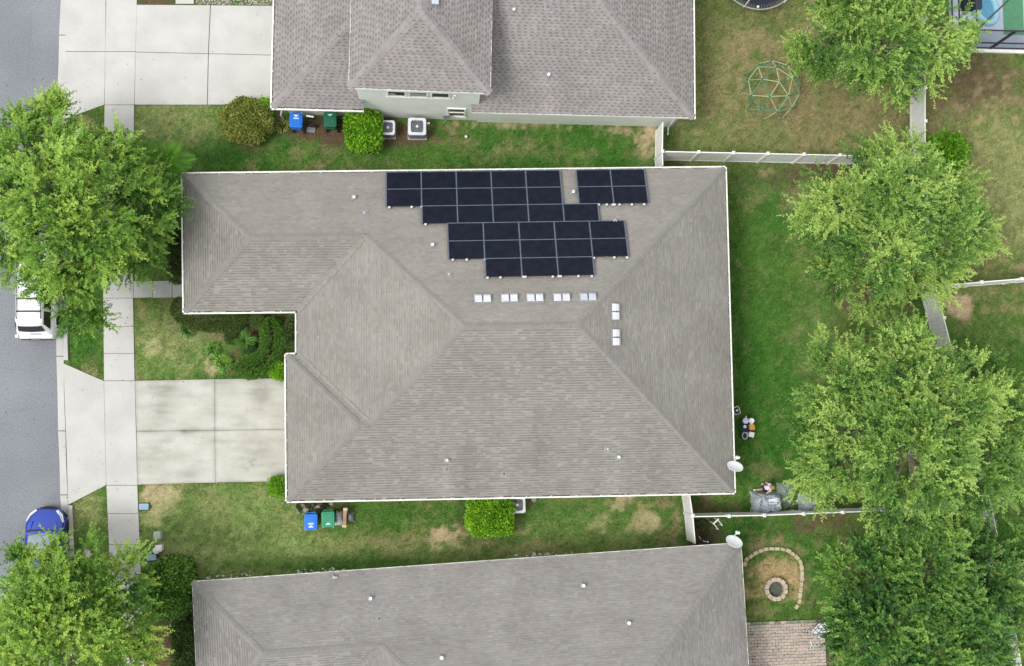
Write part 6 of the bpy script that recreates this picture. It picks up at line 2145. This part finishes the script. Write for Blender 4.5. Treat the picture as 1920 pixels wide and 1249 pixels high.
t = thing('storage_board', 'white flat square board lying on the large plastic cover', 'lid', (b_o.x, b_o.y, .80), R(4)); b = MB(); b.prism(rrect(.42, .26, .03, 2), 0, .04, bev=.01); b.build('plate', m_wp, t)

# between the fences at the lower right: frame, dead vines
c = P(1343, 983, .5)
t = thing('folding_frame', 'white metal folding frame on the grass just below the side fence', 'metal frame', (c.x, c.y, 0), R(40))
b = MB(); b.tube([(-.12, -.24, 0), (-.12, -.2, .72), (-.12, .18, .78)], .022, 6); b.tube([(.16, -.24, 0), (.16, -.2, .72), (.16, .18, .78)], .022, 6); b.build('side_tube', m_white, t)
b = MB(); b.beam((-.16, .18, .79), (.22, .18, .79), .06, .05); b.build('cross_bar', m_white, t)
b = MB(); b.tube([(-.12, .18, .78), (-.12, .26, 0)], .02, 6); b.tube([(.16, .18, .78), (.16, .26, 0)], .02, 6); b.build('leg', m_white, t)
c = P(1316, 1000, 0)
t = thing('dead_branches', 'tangle of dark dead branches in the corner of the two fences', 'branches', c)
rnd = random.Random(12); b = MB()
for k in range(46):
    x, y = rnd.uniform(-.45, .45), rnd.uniform(-.75, .75); a = rnd.uniform(0, 6.28); l = rnd.uniform(.15, .4)
    b.tube([(x, y, rnd.uniform(0, .25)), (x + l * .5 * math.cos(a), y + l * .5 * math.sin(a), rnd.uniform(.1, .45)), (x + l * math.cos(a + .6), y + l * math.sin(a + .6), rnd.uniform(0, .3))], [.022, .018, .006], 4)
b.build('twigs', mat('dead_wood', (.045, .042, .038), (.02, .02, .02), scale=8), t)
b = MB()
for k in range(60):
    x, y = rnd.uniform(-.5, .5), rnd.uniform(-.8, .8); a = rnd.uniform(0, 6.28); s = rnd.uniform(.04, .09)
    b.add([(x, y, rnd.uniform(.02, .3)), (x + s * math.cos(a), y + s * math.sin(a), rnd.uniform(.02, .3)), (x + s * math.cos(a + 1), y + s * math.sin(a + 1), rnd.uniform(.02, .3))], [(0, 1, 2)])
b.build('dry_leaves', mat('dry_leaf', (.30, .22, .13), (.18, .13, .08), scale=9), t)
c = P(1318, 1013, 0)
t = thing('white_tube', 'short bent white tube among the dead branches', 'tube', c); b = MB(); b.tube([(-.22, .2, .12), (-.14, .03, .2), (0, -.03, .25), (.16, -.06, .25)], .022, 6); b.ball((.18, -.06, .25), .06, 8, 6); b.build('pipe', m_white, t)
c = P(1001, 937, .1)
t = thing('small_rock', 'pale rock beside the air conditioner under the lower eave', 'rock', (c.x, c.y, 0)); b = MB(); b.ball((0, 0, .06), .17, 9, 6, sq=(1, .8, .6), jit=.15); b.build('stone', MATS['tan_rock'], t, smooth=True)

# ---------------------------------------------------------------- fire ring, stone border, patio
m_stone = mat('cream_block', (0.52, 0.44, 0.34), (0.40, 0.33, 0.25), scale=7, rough=.9, bump=.4)
m_stone2 = mat('yellow_block', (0.50, 0.45, 0.29), (0.38, 0.33, 0.21), scale=7, rough=.9, bump=.4)
m_ash = mat('ash', (0.11, 0.125, 0.095), (0.07, 0.08, 0.065), scale=8, rough=1)
c = P(1455.5, 1105, .2)
t = thing('fire_ring', 'round fire ring of pale blocks on the dry grass', 'fire ring', (c.x, c.y, 0))
pr = None
ro, ri = .575, .385
for lay in range(2):
    for k in range(12):
        if pr is None:
            a = 2 * math.pi / 12 * .47
            q_ = [(ri * math.cos(-a), ri * math.sin(-a)), (ro * .93 * math.cos(-a), ro * .93 * math.sin(-a)), (ro * 1.02 * math.cos(-a * .6), ro * 1.02 * math.sin(-a * .6)), (ro * 1.02 * math.cos(a * .6), ro * 1.02 * math.sin(a * .6)), (ro * .93 * math.cos(a), ro * .93 * math.sin(a)), (ri * math.cos(a), ri * math.sin(a))]
            b = MB(); b.prism(q_, 0, .135, bev=.012); pr = b.build('block', m_stone, t); o = pr
        else:
            o = pr.copy(); C.objects.link(o); o.parent = t
        o.location = (0, 0, lay * .138 - .02); o.rotation_euler = (0, 0, 2 * math.pi * (k + .5 * lay) / 12 + random.uniform(-.02, .02))
b = MB(); b.lathe([(ri - .01, .02), (ri * .6, .04), (0, .06)], (0, 0, 0), 20); b.build('ash_bed', m_ash, t)
bl = [(88, 250), (108, 205), (148, 175), (195, 145), (248, 120), (298, 103), (354, 100), (408, 100), (462, 105), (518, 120), (560, 150), (602, 185), (635, 232), (648, 285), (652, 340), (652, 392), (645, 448), (640, 502), (632, 560), (626, 615), (600, 668)]
bl = [P(1380 + x / 5.226, 1010 + y / 5.226, .1) for x, y in bl]
c = bl[10]
t = thing('stone_border', 'curved border of yellowish stones round the fire ring', 'stone border', (c.x, c.y, 0))
pr = None
for k, p in enumerate(bl):
    d = bl[min(k + 1, len(bl) - 1)] - bl[max(k - 1, 0)]
    if pr is None:
        b = MB(); b.loft([[(x, y, z) for x, y in rrect(w, h_, .04, 3)] for w, h_, z in ((.25, .17, -.03), (.27, .185, .03), (.26, .175, .09), (.20, .12, .115))]); pr = b.build('stone', m_stone2, t); o = pr
    else:
        o = pr.copy(); C.objects.link(o); o.parent = t
    o.location = (p.x - c.x, p.y - c.y, 0); o.rotation_euler = (random.uniform(-.06, .06), random.uniform(-.06, .06), math.atan2(d.y, d.x) + random.uniform(-.12, .12))
    s = random.uniform(.88, 1.1); o.scale = (s * (.8 if k < 2 else 1), s, 1)

q4 = [Vector(Pxy(*p_)) for p_ in PATIO]
pb = bed('patio', [tuple(v) for v in q4], .003, 'patio of small pinkish pavers with mossy joints')
m_pav = mat('pink_paver', (0.46, 0.385, 0.325), (0.37, 0.31, 0.265), scale=2.5, rough=.9, bump=.3, attr=None, fine=(12, .16))
m_pav2 = mat('grey_pink_paver', (0.41, 0.355, 0.31), (0.33, 0.285, 0.25), scale=2.5, rough=.9, bump=.3, fine=(12, .16))
m_pav3 = mat('mossy_paver', (0.24, 0.24, 0.17), (0.17, 0.18, 0.12), scale=4, rough=.95, bump=.3, fine=(12, .2))
ex = (q4[1] - q4[0]).normalized(); ey = Vector((-ex.y, ex.x)) * -1
Lx, Ly = (q4[1] - q4[0]).length, 2.35
pm = {}
pw, ph = .30, .15
rows_ = int(Ly / ph)
for j in range(rows_):
    x = -(pw / 2) * (j % 2)
    while x < Lx:
        xa, xb = max(x, 0), min(x + pw, Lx)
        if xb - xa > .06:
            full = xb - xa > pw - .01
            key = (full, round(xb - xa, 2))
            mm = m_pav3 if (j == 0 and random.random() < .8) else random.choice((m_pav, m_pav, m_pav2))
            kk_ = (key, mm.name)
            if kk_ not in pm:
                b = MB(); b.prism(rrect(xb - xa - .010, ph - .010, .010, 1), -.02, .04, bev=.006); pm[kk_] = b.build('paver', mm, pb); o = pm[kk_]
            else:
                o = pm[kk_].copy(); C.objects.link(o); o.parent = pb
            p = q4[0] + ex * ((xa + xb) / 2) + ey * ((j + .5) * ph)
            o.location = (p.x, p.y, random.uniform(0, .008)); o.rotation_euler = (random.uniform(-.01, .01), random.uniform(-.01, .01), math.atan2(ex.y, ex.x) + random.uniform(-.012, .012))
        x += pw
# moss tufts in the joints
mo = MB()
for k in range(620):
    p = q4[0] + ex * random.uniform(.05, Lx - .05) + ey * (round(random.uniform(0, Ly) / ph) * ph)
    if random.random() < .35: p += ey * random.uniform(-.07, .07); p = q4[0] + ex * (round((p - q4[0]).dot(ex) / (pw / 2)) * pw / 2) + ey * (p - q4[0]).dot(ey)
    mo.ball((p.x, p.y, .035), random.uniform(.014, .036), 5, 3, sq=(random.uniform(.8, 1.6), random.uniform(.8, 1.4), .5), jit=.3)
tag(mo.build('moss', mat('joint_moss', (.055, .060, .030), (.03, .035, .02), scale=9, rough=1)), 'dark moss tufts in the joints of the paver patio', kind='stuff')

c = P(1538, 1184, .5)
t = thing('patio_chair', 'round-backed metal patio chair with pale cushions on the pavers', 'chair', (c.x, c.y, 0), R(-45))
m_cush = mat('pale_cushion', (.62, .62, .66), (.54, .54, .58), scale=5, rough=.9)
m_iron = mat('dark_iron', (.05, .05, .055), scale=6, rough=.5)
b = MB(); b.loft([[(x, y, z) for x, y in rrect(.62, .56, .08, 3)] for z in (.40, .47, .48)]); b.build('seat', m_cush, t)
b = MB(); b.loft([[(x * .95, .26 + .10 * k + (y * .2), .48 + .42 * k) for x, y in rrect(.60, .30, .10, 3)] for k in (0, .5, 1)]); b.build('backrest', m_cush, t)
b = MB(); b.tube([(.42 * math.cos(a), .10 + .42 * math.sin(a), .62 + .28 * max(0, math.sin(a))) for a in [R(v) for v in range(-20, 201, 20)]], .02, 6)
for x in (-.22, 0, .22): b.tube([(x, -.28, .49), (x, .22, .50), (x, .40, .9)], .012, 5)
for y in (-.12, .08): b.tube([(-.32, y, .495), (.32, y, .495)], .012, 5)
b.build('frame', m_iron, t)
for sx in (-1, 1):
    for sy in (-1, 1):
        b = MB(); b.tube([(sx * .30, sy * .25, .44), (sx * .33, sy * .30, .02)], .018, 6); b.build('leg', m_iron, t)
c = P(1522, 1211, .1)
t = thing('sprinkler', 'small pale green sprinkler lying on the pavers below the chair', 'sprinkler', (c.x, c.y, .045), R(100))
m_spr = mat('pale_mint_plastic', (.50, .68, .56), scale=6, rough=.4)
b = MB(); b.tube([(.10 * math.cos(a) - .1, .08 * math.sin(a), .03) for a in [2 * math.pi * j / 16 for j in range(16)]], .02, 6, closed=True); b.build('ring', m_spr, t)
b = MB(); b.tube([(0, 0, .03), (-.28, 0, .03)][::-1] if False else [(.0, 0, .03), (.26, .0, .03)], [.02, .03], 6); b.build('spout', m_white, t)

# ---------------------------------------------------------------- the person in the backyard
m_skin = mat('skin', (0.52, 0.31, 0.22), (0.46, 0.27, 0.19), scale=8, rough=.55)
m_hair = mat('reddish_blond_hair', (0.42, 0.22, 0.09), (0.28, 0.14, 0.06), scale=14, rough=.6)
m_shirt = mat('white_print_shirt', (0.66, 0.66, 0.74), (0.30, 0.30, 0.46), scale=9, rough=.85, lo=.32, hi=.46)
m_navyc = mat('navy_cloth', (0.022, 0.022, 0.085), scale=9, rough=.85)


def skinned(name, verts, edges, radii, m, parent, sub=2, root=0):
    me = bpy.data.meshes.new(name)
    me.from_pydata(verts, edges, [])
    o = bpy.data.objects.new(name + '_tmp', me)
    C.objects.link(o)
    sm = o.modifiers.new('skin', 'SKIN'); sm.use_smooth_shade = True
    sl = me.skin_vertices[0].data
    for i, r in enumerate(radii):
        sl[i].radius = (r, r) if not isinstance(r, tuple) else r
        sl[i].use_root = i == root
    sb = o.modifiers.new('sub', 'SUBSURF'); sb.levels = sub; sb.render_levels = sub
    dg = bpy.context.evaluated_depsgraph_get(); dg.update()
    me2 = bpy.data.meshes.new_from_object(o.evaluated_get(dg))
    bpy.data.objects.remove(o); bpy.data.meshes.remove(me)
    me2.name = name
    me2.polygons.foreach_set('use_smooth', [True] * len(me2.polygons))
    return link(name, me2, m, parent)


ft = P(1426, 912, 0)
per = thing('person', 'person with reddish hair in a white and navy top by the plastic covers', 'person', ft, R(-82))
# facing +Y of the figure, which is to the right in the picture; mid-stride
bv = dict(pelvis=(0, 0, .84), waist=(0, .03, .98), chest=(0, .09, 1.16), neck=(0, .15, 1.33), head=(0, .19, 1.44), crown=(0, .19, 1.53),
          shL=(-.15, .10, 1.27), elL=(-.25, -.02, 1.05), wrL=(-.27, .10, .86), haL=(-.27, .13, .80), shR=(.15, .10, 1.27), elR=(.27, -.05, 1.05), wrR=(.30, .02, .86), haR=(.30, .04, .80),
          hpL=(-.09, 0, .80), knL=(-.10, .17, .46), anL=(-.10, .10, .08), toL=(-.10, .24, .04), hpR=(.09, 0, .80), knR=(.11, -.06, .44), anR=(.12, -.36, .16), toR=(.12, -.28, .04))
names = list(bv)
E_ = [('pelvis', 'waist'), ('waist', 'chest'), ('chest', 'neck'), ('neck', 'head'), ('head', 'crown'), ('chest', 'shL'), ('shL', 'elL'), ('elL', 'wrL'), ('wrL', 'haL'), ('chest', 'shR'), ('shR', 'elR'), ('elR', 'wrR'), ('wrR', 'haR'),
      ('pelvis', 'hpL'), ('hpL', 'knL'), ('knL', 'anL'), ('anL', 'toL'), ('pelvis', 'hpR'), ('hpR', 'knR'), ('knR', 'anR'), ('anR', 'toR')]
rad = dict(pelvis=.13, waist=.11, chest=.13, neck=.05, head=.095, crown=.075, shL=.06, elL=.042, wrL=.03, haL=.034, shR=.06, elR=.042, wrR=.03, haR=.034, hpL=.085, knL=.06, anL=.04, toL=.035, hpR=.085, knR=.06, anR=.04, toR=.035)
V_ = [bv[n_] for n_ in names]; ix = {n_: i for i, n_ in enumerate(names)}
EE = [(ix[a], ix[b_]) for a, b_ in E_]; RR = [rad[n_] for n_ in names]
for s, h in ((-1, 'haL'), (1, 'haR')):
    hx, hy, hz = bv[h]
    for k, (dx, ll) in enumerate(((-.024, .060), (-.008, .072), (.008, .068), (.024, .054))):
        i0 = len(V_)
        V_ += [(hx + dx * .3, hy + dx, hz - .035), (hx + dx * .2, hy + dx + .008, hz - .035 - ll * .55), (hx - s * .012, hy + dx + .02, hz - .035 - ll)]
        RR += [.010, .009, .008]; EE += [(ix[h], i0), (i0, i0 + 1), (i0 + 1, i0 + 2)]
    i0 = len(V_)
    V_ += [(hx - s * .02, hy + .03, hz - .01), (hx - s * .03, hy + .05, hz - .05)]; RR += [.012, .009]; EE += [(ix[h], i0), (i0, i0 + 1)]
body = skinned('body', V_, EE, RR, m_skin, per)
sv = ['pelvis', 'waist', 'chest', 'shL', 'shR']
tv = [bv['pelvis'], bv['waist'], bv['chest'], (0, .12, 1.27), bv['shL'], tuple(Vector(bv['shL']).lerp(Vector(bv['elL']), .45)), bv['shR'], tuple(Vector(bv['shR']).lerp(Vector(bv['elR']), .45))]
skinned('shirt', tv, [(0, 1), (1, 2), (2, 3), (2, 4), (4, 5), (2, 6), (6, 7)], [.145, .13, .15, .085, .078, .068, .078, .068], m_shirt, per)
skinned('shorts', [bv['waist'], bv['pelvis'], bv['hpL'], tuple(Vector(bv['hpL']).lerp(Vector(bv['knL']), .6)), bv['hpR'], tuple(Vector(bv['hpR']).lerp(Vector(bv['knR']), .6))], [(0, 1), (1, 2), (2, 3), (1, 4), (4, 5)], [.125, .155, .105, .092, .105, .092], m_navyc, per, root=1)
b = MB(); b.ball((0, .165, 1.505), .112, 14, 9, sq=(.95, 1.0, .9)); b.ball((0, .09, 1.44), .075, 10, 7, sq=(1, .8, 1.2)); b.build('hair', m_hair, per, smooth=True)
for s in (-1, 1):
    b = MB(); b.ball((s * .034, .278, 1.46), .012, 8, 6); b.build('eye', m_white, per, smooth=True)
    b = MB(); b.ball((s * .098, .19, 1.45), .026, 8, 6, sq=(.4, .8, 1.2)); b.build('ear', m_skin, per, smooth=True)
    b = MB(); q_ = bv['toL'] if s < 0 else bv['toR']; a_ = bv['anL'] if s < 0 else bv['anR']
    b.tube([(a_[0], a_[1] - .04, a_[2] - .02 if s > 0 else .045), q_], [.05, .04], 8); b.build('shoe', m_white, per, smooth=True)
b = MB(); b.ball((0, .298, 1.435), .017, 8, 6, sq=(.8, 1.2, 1.2)); b.build('nose', m_skin, per, smooth=True)
b = MB(); b.box((0, .282, 1.40), (.045, .012, .010)); b.build('mouth', mat('lip', (.40, .16, .13), scale=5), per)
